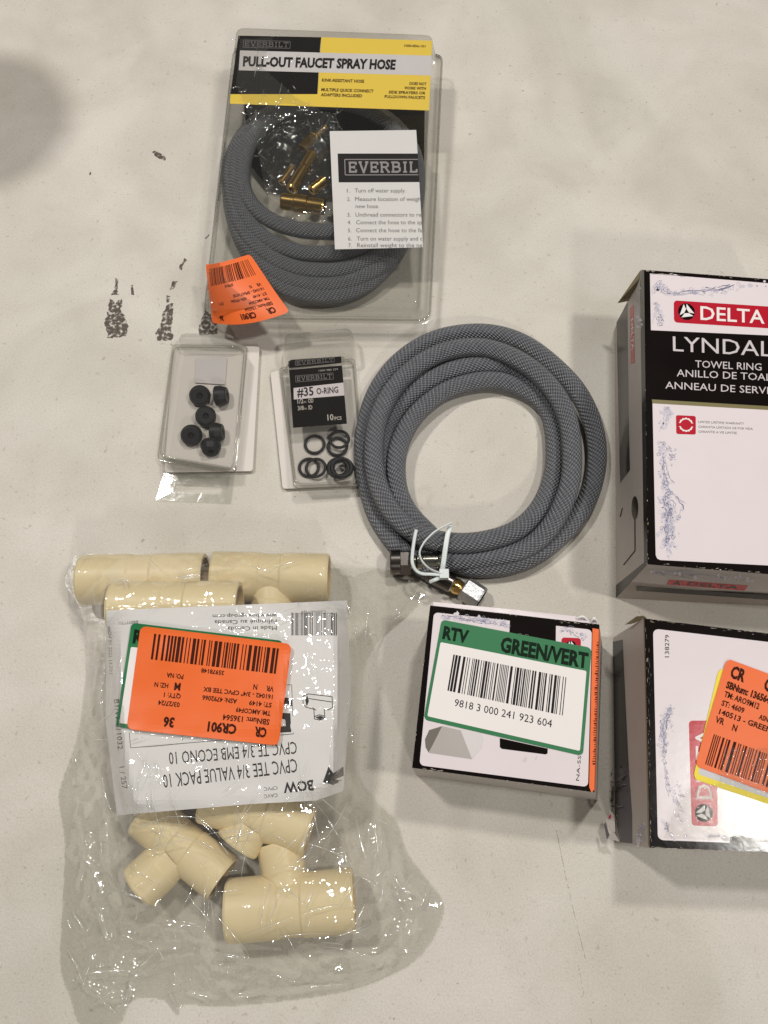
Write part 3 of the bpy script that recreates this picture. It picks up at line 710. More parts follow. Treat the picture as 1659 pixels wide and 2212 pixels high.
s.poly([Zb(1050, 546), Zb(1416, 506), Zb(1424, 600), Zb(1052, 630)], 'white', 1)
of = homog([Zb(1016, 412), Zb(1406, 380), Zb(1442, 808), Zb(1045, 838)], 390, 428)
s.serif(of, 'EVERBILT', 54, 90, 256, 34, 'greyink', 3, sw=.16, boxed=(10, 3.5))
s.serif(homog([Zb(1060, 350), Zb(1350, 325), Zb(1352, 352), Zb(1062, 380)], 290, 28), 'EVERBILT', 10, 24, 270, 22, 'greyink', 3, sw=.16, boxed=(8, 3))
s.text(of, '1000 980 359', 218, 32, 13, 'paleink', 3, width=140)
s.text(of, '#35', 48, 203, 62, 'ink', 3, width=120, bold=.02)
s.text(of, 'O-RING', 190, 198, 44, 'ink', 3, width=158, bold=.02)
s.text(of, '1/2', 46, 255, 30, 'paleink', 3, width=44, bold=.02); s.text(of, 'IN.', 94, 255, 15, 'paleink', 3, width=20); s.text(of, 'OD', 124, 256, 30, 'paleink', 3, width=38, bold=.02)
s.text(of, '3/8', 45, 304, 30, 'paleink', 3, width=44, bold=.02); s.text(of, 'IN.', 93, 304, 15, 'paleink', 3, width=20); s.text(of, 'ID', 123, 305, 30, 'paleink', 3, width=28, bold=.02)
s.text(of, '10', 254, 394, 42, 'paleink', 3, width=44, bold=.02); s.text(of, 'PCS', 305, 396, 24, 'paleink', 3, width=50, bold=.02)
mb = MB(); s.emit(mb, Flat(.0152)); mb.build('insert_card', bp2)
def oring(x, y, z, label, tx=0.0, ty=0.0, R=.0058, r=.00092):
    c = P(Zb(x, y), z); mb = MB(); rows = []
    for i in range(41):
        a = 2 * math.pi * i / 40; rad = Vector((math.cos(a), math.sin(a), tx * math.cos(a) + ty * math.sin(a)))
        rows.append([c + rad * (R + r * math.cos(b)) + Vector((0, 0, r * math.sin(b))) for b in [2 * math.pi * j / 12 for j in range(12)]])
    mb.grid(rows, 'rubber', True, close=True)
    return tag(mb.build('o_ring', weld=1e-6), label, 'O-ring', 'black O-rings in the blister pack')
oring(1205, 960, .0042, 'single black O-ring lying apart below the card')
oring(1386, 922, .0062, 'upper black O-ring of the overlapping pair at right', .0, -.1)
oring(1372, 976, .0044, 'lower black O-ring of the overlapping pair at right')
oring(1163, 1130, .0042, 'left black O-ring of the overlapping pair at lower left')
oring(1213, 1132, .0060, 'right black O-ring of the overlapping pair at lower left', .1)
lb = 'black O-ring in the tangled stack at the lower right of the blister'
for x, y, z, tx in ((1372, 1130, .0042, 0), (1392, 1124, .0062, .05), (1412, 1132, .0081, -.05), (1381, 1136, .0100, .04), (1404, 1128, .0118, 0)): oring(x, y, z, lb, tx)

# ================================================================== hose coil on the table
zl, zm_, zu = .0055, .0105, .0165
path = [(575, 1453, 0.0084), (800, 1450, 0.0084), (1050, 1388, 0.0098), (1215, 1240, 0.0133), (1315, 1020, zu), (1332, 800, zu), (1298, 590, zu), (1190, 412, zu), (1020, 275, zu), (800, 200, zu - .002), (560, 232, 0.0126), (350, 368, 0.0133), (218, 560, zu), (170, 780, zu), (190, 990, zu), (280, 1170, zu), (420, 1290, 0.0147), (600, 1342, 0.0147), (800, 1338, 0.0140), (1000, 1275, 0.0119), (1140, 1145, 0.0091), (1220, 960, 0.0070), (1234, 770, 0.0063), (1205, 600, zl), (1120, 490, zl), (970, 412, zl), (800, 396, zl + .002), (600, 452, 0.0084), (430, 580, 0.0105), (335, 730, 0.0105), (300, 880, 0.0105), (310, 1030, 0.0105), (360, 1150, 0.0101), (450, 1255, 0.0091), (600, 1380, zl + .001), (800, 1425, zl), (1000, 1380, zl), (1180, 1240, zl), (1275, 1020, zl), (1290, 800, zl), (1250, 600, zl), (1140, 430, zl + .002), (980, 318, 0.0077), (800, 300, 0.0077), (600, 345, 0.0070), (420, 450, 0.0063), (290, 590, zl), (230, 780, zl), (235, 1000, zl), (330, 1210, zl), (500, 1380, zl), (700, 1480, zl), (900, 1488, zl), (1080, 1440, zl), (1260, 1310, zl), (1410, 1120, zl), (1478, 880, zl), (1455, 650, zl), (1345, 430, zl), (1140, 235, zl), (960, 140, zl), (760, 112, zl), (530, 152, zl), (330, 272, zl + .001), (185, 460, zl), (115, 700, zl), (118, 930, zl), (180, 1170, zl), (285, 1340, zl), (400, 1450, zl), (520, 1530, zl)]
ce = P(Zc(800, 800), 0)
coil = thing('hose_coil', (ce.x, ce.y, 0), 'coiled grey braided hose lying loose on the table with metal end fittings', 'hose')
mb = MB(); tube(mb, [P(Zc(x, y), z) for x, y, z in path], .0059, 'braid', n=24, step=.0015, uv=True); mb.build('hose', coil)
mb = MB(); a = P(Zc(575, 1453), .0085); b = P(Zc(385, 1458), .0085); L = (b - a).length
lathe(mb, a, b - a, [(-.003, .0046, 'nickel'), (-.003, .0056, 'nickel'), (L * .12, .0056, 'nickel'), (L * .18, .0049, 'nickel'), (L * .62, .0049, 'nickel'), (L * .68, .0055, 'nickel'), (L * .8, .0055, 'nickel'), (L * .85, .0042, 'nickel'), (L, .0042, 'nickel')], 32); mb.build('ferrule', coil)
mb = MB(); c_ = P(Zc(265, 1460), .0085); L = (c_ - b).length
lathe(mb, b, c_ - b, [(0, .004, 'darkchrome'), (0, .0076, 'darkchrome', True), (L * .5, .0076, 'darkchrome', True), (L * .52, .0074, 'darkchrome'), (L * .96, .0074, 'darkchrome'), (L, .0069, 'darkchrome'), (L, .0055, 'bore'), (L - .004, .0055, 'bore'), (L - .004, .0002, 'bore')], 48); mb.build('nut', coil)
mb = MB(); a = P(Zz(760, 800), .0060); b = P(Zz(1105, 975), .0062); L = (b - a).length
lathe(mb, a, b - a, [(-.003, .0045, 'brass'), (-.003, .0053, 'darkchrome'), (L * .2, .0055, 'darkchrome'), (L * .70, .0053, 'darkchrome'), (L * .76, .0043, 'nickel'), (L * .86, .0048, 'brass'), (L * .96, .0044, 'brass'), (L * 1.1, .0036, 'brass')], 32); mb.build('ferrule', coil)
mb = MB(); a = P(Zz(1150, 965), .0068); b = P(Zz(1385, 1120), .0072); L = (b - a).length
lathe(mb, a, b - a, [(0, .003, 'zinc'), (0, .0060, 'zinc', True), (L * .08, .0074, 'zinc', True), (L * .92, .0074, 'zinc', True), (L, .0069, 'zinc', True), (L, .0048, 'bore'), (L - .005, .0048, 'bore'), (L - .005, .0002, 'bore')], 48); mb.build('nut', coil)
mb = MB()
def strap(pts, a, b): tube(mb, [P(Zz(x, y), z) for x, y, z in pts], .001, 'nylon', n=10, step=.001, flat=(a * .8, b * .8))
strap([(526, 200, 0.0266), (500, 330, 0.0252), (475, 520, 0.0229), (475, 640, 0.0215), (520, 735, 0.0200), (600, 782, 0.0192), (720, 790, 0.0192), (880, 800, 0.0185)], .0012, .0006)
strap([(992, 110, 0.0252), (900, 155, 0.0259), (790, 215, 0.0266), (700, 290, 0.0270), (620, 385, 0.0266), (570, 500, 0.0252), (600, 610, 0.0237), (680, 700, 0.0215), (760, 745, 0.0200), (880, 790, 0.0185)], .0007, .0013)
strap([(985, 150, 0.0222), (945, 250, 0.0229), (915, 420, 0.0226), (890, 600, 0.0207), (875, 720, 0.0192), (880, 800, 0.0170)], .0018, .0006)
strap([(850, 832, 0.0163), (780, 860, .019), (705, 890, .017)], .0014, .0006)
hd = P(Zz(892, 792), 0.0174)
bmv = [hd + Vector((x * .0026, y * .0026, z * .0022)) for x in (-1, 1) for y in (-1, 1) for z in (-1, 1)]
for f in ((0, 1, 3, 2), (4, 6, 7, 5), (0, 4, 5, 1), (2, 3, 7, 6), (0, 2, 6, 4), (1, 5, 7, 3)): mb.face([bmv[i] for i in f], 'nylon')
tag(mb.build('zip_tie'), 'thin white cable tie looped around the ends of the loose hose coil', 'cable tie')

# ================================================================== cartons
def delta_logo(s, fr, cx, cy_, r, layer=4):
    """round dark button with a white three-sided swirl"""
    s.poly([fr(cx + r * math.cos(6.2832 * i / 24), cy_ + r * math.sin(6.2832 * i / 24)) for i in range(24)], 'black', layer)
    for k in range(3):
        a0 = math.radians(-90 + 120 * k); a1 = a0 + math.radians(120)
        p0 = (cx + r * .95 * math.cos(a0), cy_ + r * .95 * math.sin(a0)); p1 = (cx + r * .95 * math.cos(a1 - .35), cy_ + r * .95 * math.sin(a1 - .35))
        p2 = (cx + r * .30 * math.cos(a1 - .2), cy_ + r * .30 * math.sin(a1 - .2)); p3 = (cx + r * .33 * math.cos(a0), cy_ + r * .33 * math.sin(a0))
        s.poly([fr(*p0), fr(*p1), fr(*p2), fr(*p3)], 'label', layer + 1)
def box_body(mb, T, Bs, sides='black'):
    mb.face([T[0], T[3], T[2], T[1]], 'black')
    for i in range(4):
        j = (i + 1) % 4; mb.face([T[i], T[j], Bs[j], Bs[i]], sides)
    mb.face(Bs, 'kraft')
# ---- towel ring carton
zt = .057; FT = Flat(zt); h = Zt
T = [P(h(285, 58), zt), P(h(1390, 140), zt), P(h(1400, 1985), zt), P(h(322, 1897), zt)]
LB = P(h(125, 2108), 0); PL = Plane(T[0], T[3], LB); LT = LB + (T[0] - T[3])
Bs = [Vector((LT.x, LT.y, 0)), Vector((T[1].x + .002, T[1].y, 0)), Vector((T[2].x + .002, T[2].y - .001, 0)), LB]
c0 = sum(Bs, Vector()) / 4
tb = thing('towel_ring_box', (c0.x, c0.y, 0), 'large white and black carton with red logo reading towel ring, at right edge', 'box')
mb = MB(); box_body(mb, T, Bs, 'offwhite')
s = Sheet()
tq = homog([h(338, 92), h(1345, 172), h(1350, 1925), h(372, 1870)], 1000, 1780)
s.poly([h(336, 82), h(1340, 165), h(1338, 480), h(342, 436)], 'white', 1)
s.poly([h(352, 893), h(1344, 950), h(1352, 1918), h(400, 1870), (h(382, 1862)), h(372, 1840)], 'white', 1)
s.poly([h(348, 868), h(1343, 926), h(1344, 950), h(352, 893)], 'goldband', 1)
s.rect(homog([h(484, 250), h(1100, 290), h(1100, 426), h(486, 388)], 616, 138), 0, 0, 616, 138, 'red', 2, r=22)
lg = homog([h(484, 250), h(1100, 290), h(1100, 426), h(486, 388)], 616, 138)
delta_logo(s, lg, 78, 66, 52)
s.text(lg, 'DELTA', 164, 110, 84, 'label', 4, width=402, bold=.012)
ly = homog([h(478, 470), h(1078, 502), h(1078, 602), h(480, 568)], 600, 100)
s.text(ly, 'LYNDALL', 0, 98, 94, 'silverink', 3, width=702)
for t, x0, x1, yb0, yb1, hh in (('TOWEL RING', 618, 1032, 668, 688, 44), ('ANILLO DE TOALLA', 503, 1180, 724, 757, 44), ('ANNEAU DE SERVIETTE', 432, 1250, 800, 844, 44)):
    tf = homog([h(x0, yb0 - hh), h(x1, yb1 - hh), h(x1, yb1), h(x0, yb0)], x1 - x0, hh)
    s.text(tf, t, 0, hh, hh, 'silverink', 3, width=x1 - x0)
wq = homog([h(498, 966), h(622, 972), h(622, 1088), h(500, 1084)], 120, 118)
s.rect(wq, 0, 0, 120, 118, 'red', 2, r=12)
ring_o = [(60 + 46 * math.cos(6.2832 * i / 28) * (1.0 if i % 2 else .9), 58 + 46 * math.sin(6.2832 * i / 28) * (1.0 if i % 2 else .9)) for i in range(28)]
s.poly([wq(*p) for p in ring_o], 'label', 3); s.poly([wq(60 + 34 * math.cos(6.2832 * i / 24), 58 + 34 * math.sin(6.2832 * i / 24)) for i in range(24)], 'red', 4)
s.rect(wq, 12, 48, 96, 20, 'red', 5, r=4)
for i, (t, wd) in enumerate((('LIMITED LIFETIME WARRANTY', 285), ('GARANTIA LIMITADA DE POR VIDA', 340), ('GARANTIE A VIE LIMITEE', 240))):
    tf = homog([h(638, 1000 + i * 30), h(978, 1014 + i * 30), h(978, 1030 + i * 30), h(638, 1016 + i * 30)], 340, 16)
    s.text(tf, t, 0, 15, 14, 'greyink', 3, width=wd)
zf_ = lambda x, y: h(x, y)
s.splash(zf_, [(365, 190), (400, 150), (470, 205), (620, 190), (760, 200), (860, 165), (1060, 150)], 16, 80, 3, size=9)
s.splash(zf_, [(372, 270), (388, 330), (395, 400)], 14, 36, 4, size=9)
s.splash(zf_, [(405, 940), (460, 950), (430, 1010), (400, 1060)], 22, 60, 5, size=10, mats=('blueB', 'blueC', 'blueC'))
s.splash(zf_, [(402, 1120), (420, 1230), (425, 1380), (445, 1480)], 20, 90, 6, size=9)
s.splash(zf_, [(455, 1170), (470, 1240), (490, 1200), (470, 1290)], 14, 18, 16, size=8)
s.splash(zf_, [(425, 1480), (455, 1560), (445, 1640), (445, 1720), (455, 1820)], 30, 190, 7, size=9)
s.splash(zf_, [(440, 1430), (500, 1480), (545, 1530), (520, 1600), (480, 1640), (470, 1760), (455, 1860)], 8, 45, 8, size=8)
wear_and_glare(s, h, ((292, 64), (1380, 145)), 34, 9, 4, l=(5, 30)); wear_and_glare(s, h, ((345, 84), (560, 98)), 12, 10, 3, l=(12, 50), mats=('label', 'paleink')); wear_and_glare(s, h, ((326, 1893), (1395, 1978)), 30, 11, 3, l=(4, 26)); wear_and_glare(s, h, ((291, 80), (324, 1880)), 34, 12, 3, l=(4, 26))  # second set paints white glare along the top edge; the others are wear
s.emit(mb, FT, .00003)
# left side print
s = Sheet()
s.poly([h(128, 388), h(196, 262), h(202, 900), h(212, 1308), h(150, 1392)], 'black', 1)
s.poly([h(212, 300), h(234, 275), h(242, 640), h(218, 645)], 'red', 2)
tf = homog([h(236, 290), h(241, 625), h(222, 640), h(215, 312)], 340, 22)
s.text(tf, 'DELTA', 60, 18, 15, 'label', 4, width=200, bold=.02)
s.poly([h(243 + 21 * math.cos(6.2832 * i / 20), 1545 + 74 * math.sin(6.2832 * i / 20)) for i in range(20)], 'black', 2)
for a, b in (((243, 1610), (244, 1812)), ((244, 1812), (172, 1902)), ((152, 1600), (165, 1545))): s.stroke(ident, [h(*a), h(*b)], 2.2, 'ink', 2)
s.splash(zf_, [(265, 180), (255, 300), (270, 420)], 12, 40, 9, size=6, mats=('blueB', 'blueC', 'blueC'))
s.poly([h(111, 2038), h(300, 1885), h(322, 1900), h(318, 1902), h(128, 2105), h(113, 2090)], 'black', 1)
s.poly([h(285, 60), h(300, 60), h(322, 1890), h(300, 1890), h(274, 140)], 'black', 0.5)
s.emit(mb, PL, .00004)
PB = Plane(T[3], T[2], LB)
s = Sheet()
s.poly([h(330, 1925), h(1395, 2005), h(1390, 2030), h(305, 1945)], 'offwhite', 1)
s.poly([h(250, 2030), h(1395, 2115), h(1395, 2140), h(250, 2060)], 'black', 2)
s.poly([h(455, 1992), h(952, 2028), h(925, 2060), h(440, 2022)], 'red', 2)
tf = homog([h(470, 1996), h(925, 2030), h(905, 2054), h(455, 2020)], 455, 26)
s.text(tf, 'DELTA', 110, 23, 20, 'black', 4, width=320, bold=.02); s.text(tf, 'A', 20, 23, 20, 'black', 4, width=50, bold=.04)
s.splash(zf_, [(340, 1945), (600, 1965), (1000, 1990)], 10, 60, 19, size=7)
s.emit(mb, PB, .00004)
mb.build('body', tb)
mb = MB(); fl = [P(h(286, 57), zt - .001), P(h(140, 266), .031), P(h(203, 254), .034), P(h(279, 112), zt - .003)]
mb.face(fl, 'kraft'); mb.face([p + Vector((-.0004, .0004, -.0006)) for p in fl][::-1], 'kraft')
mb.build('flap', tb)

# ---- small carton with the green label
zk = .044; FK = Flat(zk); h = Zk
T = [P(h(240, 118), zk), P(h(1518, 262), zk), P(h(1478, 1530), zk), P(h(103, 1345), zk)]
Bs = [P(h(215, 300), 0), P(h(1540, 430), 0), P(h(1502, 1592), 0), P(h(135, 1400), 0)]
c0 = sum(Bs, Vector()) / 4
kb = thing('robe_hook_box', (c0.x, c0.y, 0), 'small square black edged carton with a green and white return label on top', 'box')
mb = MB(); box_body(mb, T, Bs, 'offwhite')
s = Sheet(); fr = homog([h(268, 170), h(1462, 302), h(1432, 1490), h(158, 1325)], 1194, 1180)
s.rect(fr, 0, 0, 1194, 1180, 'white', 1, r=34)
s.poly([h(842, 228), h(1190, 268), h(1188, 420), h(835, 380)], 'black', 2)
s.text(homog([h(900, 318), h(1000, 332), h(1000, 360), h(900, 346)], 100, 28), 'o o', 4, 26, 26, 'greyink', 3, width=80)
s.splash(h, [(320, 205), (450, 212), (600, 230), (720, 245), (815, 262)], 18, 130, 11, size=8)
s.splash(h, [(800, 240), (820, 290)], 14, 24, 12, size=7)
s.splash(h, [(1220, 300), (1300, 315), (1390, 340), (1410, 400)], 16, 34, 13, size=8)
lg = homog([h(1232, 360), h(1378, 366), h(1376, 520), h(1228, 514)], 146, 150)
s.rect(lg, 0, 0, 146, 150, 'red', 3, r=22); delta_logo(s, lg, 72, 62, 40, 4)
# printed picture of a pyramid shaped knob
s.poly([h(430 + 212 * math.cos(a), 1130 + 110 * math.sin(a)) for a in [6.2832 * i / 30 for i in range(30)]], 'knobB', 1.8)
s.poly([h(232, 1060), h(330, 1030), h(260, 1170), h(228, 1230), h(205, 1190), h(200, 1130)], 'knobC', 2.4)
s.poly([h(330, 1030), h(470, 1062), h(556, 1280), h(230, 1232)], 'knobA', 2.8)
s.poly([h(470, 1062), h(640, 1100), (h(632, 1190)), h(556, 1280)], 'knobB', 3.2)
s.poly([h(765, 1120), h(1128, 1200), h(1126, 1236), h(1112, 1244), h(782, 1202), h(766, 1190)], 'black', 2)
tf = homog([h(1338, 1440), h(1358, 1200), h(1386, 1204), h(1366, 1444)], 240, 30)
s.text(tf, 'NA-SS', 0, 28, 26, 'ink', 3, width=190)
for a, b in (((940, 1300), (965, 1262)), ((955, 1302), (968, 1280)), ((1035, 1285), (1046, 1255))): s.stroke(ident, [h(*a), h(*b)], 2.4, 'greylabel', 3)
wear_and_glare(s, h, ((185, 1350), (345, 1372)), 14, 1, 3); wear_and_glare(s, h, ((120, 1352), (1470, 1530)), 26, 2, 3, l=(4, 22)); wear_and_glare(s, h, ((250, 124), (1510, 262)), 20, 3, 3, l=(4, 20)); wear_and_glare(s, h, ((1180, 232), (1440, 262)), 9, 5, 6, l=(10, 40)); wear_and_glare(s, h, ((236, 130), (108, 1335)), 18, 4, 2, l=(4, 20))
s.emit(mb, FK, .00003); mb.build('body', kb)
mb = MB(); lip = [h(262, 92), h(900, 152), h(1400, 207), h(1500, 232)]; lo = [h(262, 120), h(900, 190), h(1400, 248), h(1500, 258)]
zz = [.0436, .0432, .0438, .0450]
up = [P(a, z) for a, z in zip(lip, zz)]; dn = [P(b, zk - .0003) for b in lo]
mb.grid([up, dn], 'white', False); mb.grid([[p - Vector((0, 0, .0006)) for p in up], up], 'kraft', False); mb.grid([[p - Vector((0, 0, .0006)) for p in dn], [p - Vector((0, 0, .0006)) for p in up]], 'kraft', False)
tube(mb, [P(h(1350, 214), .0445), P(h(1390, 200), .0462), P(h(1420, 222), .0445)], .0006, 'paper', n=8, step=.001)
tube(mb, [P(h(1455, 238), .0445), P(h(1478, 212), .047), P(h(1500, 240), .0445)], .0006, 'paper', n=8, step=.001)
mb.build('flap', kb)
s = Sheet(); RT = [h(326, 226), h(1458, 440), h(1392, 1256), h(190, 980)]; rt = homog(RT, 100, 67)
def rtv(s, rt):
    s.rect(rt, 0, 0, 100, 67, 'green', 0, r=3); s.rect(rt, 2, 15.5, 96, 49, 'label', 1, r=1)
    s.text(rt, 'RTV', 2.6, 12.6, 8.2, 'greenink', 3, width=17.5, bold=.045); s.text(rt, 'GREEN/VERT', 42, 13.6, 9.4, 'greenink', 3, width=56.5, bold=.042)
    s.barcode(rt, 12, 22, 75, 24, 'ink', 5, 46); s.text(rt, '9818 3 000 241 923 604', 18, 54.6, 4.6, 'ink', 3, width=62)
rtv(s, rt)
mb = MB(); s.emit(mb, FK, .00045); tag(mb.build('sticker', kb), 'green bordered white return label with barcode')
s = Sheet(); s.poly([h(1464, 292), h(1512, 300), h(1476, 1510), h(1455, 1530), h(1438, 1490)], 'orange', 0)
mb = MB(); s.emit(mb, FK, .0007)
PR = Plane(P(h(1519, 300), zk), P(h(1480, 1525), zk), P(h(1540, 1565), zk - .008))
sd = [P(h(1513, 300), zk + .0006), P(h(1476, 1510), zk + .0006)]
ed = [P(h(1524, 304), zk - .006), P(h(1488, 1528), zk - .006)]
mb.face([sd[0], sd[1], ed[1], ed[0]], 'orange'); e2 = [p + Vector((.0012, 0, -.030)) for p in ed]
mb.face([ed[0], ed[1], e2[1], e2[0]], 'orange')
rd = random.Random(4); s2 = Sheet()
for i in range(52):
    t0 = .08 + i * .0148; t1 = t0 + rd.choice((.004, .006, .009)); xr = 1513 - 37 * t0; xr2 = 1513 - 37 * t1; dx = rd.uniform(10, 22)
    s2.poly([h(xr - dx, 300 + 1210 * t0), h(xr + 1, 300 + 1210 * t0), h(xr2 + 1, 300 + 1210 * t1), h(xr2 - dx, 300 + 1210 * t1)], 'orangeink', 2)
s2.emit(mb, FK, .0008)
tag(mb.build('sticker', kb), 'orange barcode sticker folded over the right edge')

# ---- torn carton at lower right
zr = .050; FRR = Flat(zr); h = Zr
T = [P(h(393, 106), zr), P(h(2500, 362), zr), P(h(2500, 2085), zr), P(h(440, 2008), zr)]
LB = P(h(160, 1968), 0); PL = Plane(T[0], T[3], LB); LT = LB + (T[0] - T[3])
Bs = [Vector((LT.x, LT.y, 0)), Vector((T[1].x, T[1].y, 0)), Vector((T[2].x, T[2].y + .004, 0)), LB]
c0 = sum(Bs, Vector()) / 4
rb = thing('torn_box', (c0.x, c0.y, 0), 'white and black carton with torn left end and orange label over yellow one', 'box')
mb = MB(); box_body(mb, T, Bs, 'offwhite')
s = Sheet(); fr = homog([h(472, 192), h(2440, 420), h(2440, 2020), h(512, 1945)], 1968, 1700)
s.rect(fr, 0, 0, 1968, 1700, 'white', 1, r=45)
s.poly([h(1108, 1925), h(1180, 1900), h(1260, 1925), h(1426, 1945), h(2440, 1990), h(2440, 2030), h(1106, 1985)], 'black', 2)
s.text(homog([h(566, 430), h(568, 240), h(606, 240), h(606, 430)], 190, 40), '138279', 0, 39, 36, 'ink', 3, width=186)
s.rect(homog([h(768, 955), h(1000, 955), h(1008, 1832), h(792, 1825)], 230, 874), 0, 0, 230, 874, 'red', 2, r=30)
lg = homog([h(792, 1830), h(768, 955), h(1000, 955), h(1008, 1835)], 874, 230)
delta_logo(s, lg, 118, 110, 78, 4)
s.text(lg, 'DELTA', 238, 178, 126, 'label', 4, width=570, bold=.012)
s.splash(h, [(622, 840), (592, 910), (562, 980), (560, 1080), (560, 1180), (550, 1230)], 24, 190, 21, size=9)
s.splash(h, [(560, 910), (605, 960), (640, 1040)], 26, 30, 22, size=7)
s.splash(h, [(560, 1230), (585, 1400), (600, 1500), (660, 1620), (700, 1760), (740, 1900)], 14, 70, 23, size=9)
s.splash(h, [(670, 1470), (720, 1580), (640, 1540)], 14, 18, 24, size=8)
s.splash(h, [(550, 1780), (590, 1850), (640, 1940)], 18, 26, 25, size=10)
s.splash(h, [(860, 1910), (1000, 1910), (1080, 1930)], 16, 20, 26, size=9)
wear_and_glare(s, h, ((470, 2003), (1660, 2068)), 46, 5, 5, l=(10, 70)); wear_and_glare(s, h, ((402, 118), (1660, 262)), 40, 6, 8, l=(8, 50)); wear_and_glare(s, h, ((415, 180), (452, 1980)), 50, 7, 6, l=(6, 50)); wear_and_glare(s, h, ((430, 420), (440, 800)), 24, 8, 14, l=(10, 60), mats=('greyink', 'ink', 'greycard'))
s.emit(mb, FRR, .00003)
s = Sheet()
s.poly([h(88, 312), h(222, 283), h(245, 800), h(272, 1335), h(128, 1362)], 'black', 1)
s.poly([h(150, 1690), h(300, 1735), h(302, 1975), h(200, 1964)], 'greycard', 1)
s.poly([h(128, 1362), h(272, 1335), h(300, 1735), h(150, 1690)], 'greycard', .6)
s.text(homog([h(165, 1730), h(190, 1730), h(190, 1800), h(165, 1800)], 25, 70), 'O', 0, 66, 62, 'paleink', 3, width=22)
s.poly([h(393, 112), h(402, 112), h(446, 2000), h(432, 1990)], 'kraft', 1.5)
s.splash(h, [(380, 1820), (370, 1900), (340, 1960)], 22, 50, 27, size=9)
s.emit(mb, PL, .00004)
mb.build('body', rb)
mb = MB()
fl = [P(h(240, 158), .032), P(h(330, 92), .046), P(h(395, 84), zr), P(h(420, 106), zr - .0004), P(h(385, 118), zr - .003), P(h(300, 150), .040)]
mb.face(fl, 'kraft'); mb.face([p + Vector((0, 0, -.0006)) for p in fl][::-1], 'kraft'); mb.build('flap', rb)
mb = MB(); rd = random.Random(9)
for i in range(30):
    x, y = rd.uniform(110, 262), rd.uniform(1330, 1700); q0 = h(x, y)
    ang = rd.gauss(1.9, .8); l = rd.uniform(25, 95); wv = rd.uniform(2, 8); cu_ = rd.uniform(-.5, .5); row = []
    for t in range(5):
        f = t / 4; aa = ang + cu_ * f; cx, cy_ = x + l * f * math.cos(aa), y + l * f * math.sin(aa); ww = wv * (1 - .7 * f)
        lift = .0004 + .0016 * math.sin(f * 2.2) * rd.uniform(.4, 1); nx, ny = -math.sin(aa) * ww, math.cos(aa) * ww
        row.append([PL(h(cx + nx, cy_ + ny), lift), PL(h(cx - nx, cy_ - ny), lift + .0003)])
    for p2 in row:
        for p in p2: p.z = max(p.z, .0006)
    mb.grid(row, rd.choice(('kraft', 'greycard', 'greycard', 'greyink')), False)
for pl, k in (([(75, 1760), (110, 1690), (150, 1730), (160, 1880), (110, 1870)], 'offwhite'), ([(65, 1810), (80, 1800), (110, 1900), (90, 1945)], 'greycard'), ([(95, 1900), (150, 1880), (195, 1960), (140, 1945), (150, 1965), (90, 1930)], 'offwhite'), ([(105, 1745), (125, 1730), (122, 1765), (108, 1765)], 'red')):
    z0 = .0132 if k == 'red' else .012
    mb.face([P(h(x, y), z0 - .00004 * (1960 - y) * 0 + (.0008 if k == 'greycard' else 0)) for x, y in pl], k)
tag(mb.build('torn_edge', rb), 'shredded torn cardboard at the left end')
s = Sheet(); yl = homog([h(1018, 515), h(2044, 873), h(1830, 1786), h(800, 1436)], 100, 68)
s.rect(yl, 0, 0, 100, 68, 'yellowlabel', 0, r=4); s.rect(yl, 3, 3, 96, 61.5, 'greylabel', 1, r=2)
mb = MB(); s.emit(mb, FRR, .0004); tag(mb.build('sticker', rb), 'yellow bordered label mostly covered by the orange one')
s = Sheet(); ol = homog([h(1078, 440), h(2108, 818), h(1850, 1715), h(815, 1330)], 100, 68)
s.rect(ol, 0, 0, 100, 68, 'orange', 0, r=4)
for t, x, y, hh, wd in [('CR', 6, 10, 7, 11.5), ('CR901', 33, 10, 7, 22), ('36', 76, 10.5, 6, 7), ('SBNum: 136564', 5.5, 17, 4, 35), ('TM: ARO9M12', 6, 22.5, 3.4, 28), ('03/27/24', 68, 21, 3, 14), ('ST: 4609', 6, 28, 3.2, 18), ('ASN: 4792066', 36, 28, 3, 23), ('140513 - GREEN', 6, 33.5, 3.2, 42), ('VR', 5, 39, 3.8, 7), ('N', 19, 40, 3.8, 3.6), ('PO: NA', 68, 39.5, 3, 11)]:
    s.text(ol, t, x, y, hh, 'orangeink', 3, width=wd, bold=.045 if hh > 3.9 else .025)
s.barcode(ol, 7, 46, 84, 21 - 2, 'orangeink', 77, 34)
mb = MB(); s.emit(mb, FRR, .0008); tag(mb.build('sticker', rb), 'orange barcode label on top of the yellow one')

def tf_(q):
    return P(q, zr + .0016 + .0009 * rn(q, 9) + .0006 * rn((q[1], q[0]), 5))
mb = patch([h(640, 1700), h(760, 1520), h(1020, 1470), h(1060, 1180), h(1426, 1180), h(1700, 1300), h(1700, 1990), h(560, 1930)], tf_, 'tape', 1.4)
mb.build('tape', rb)
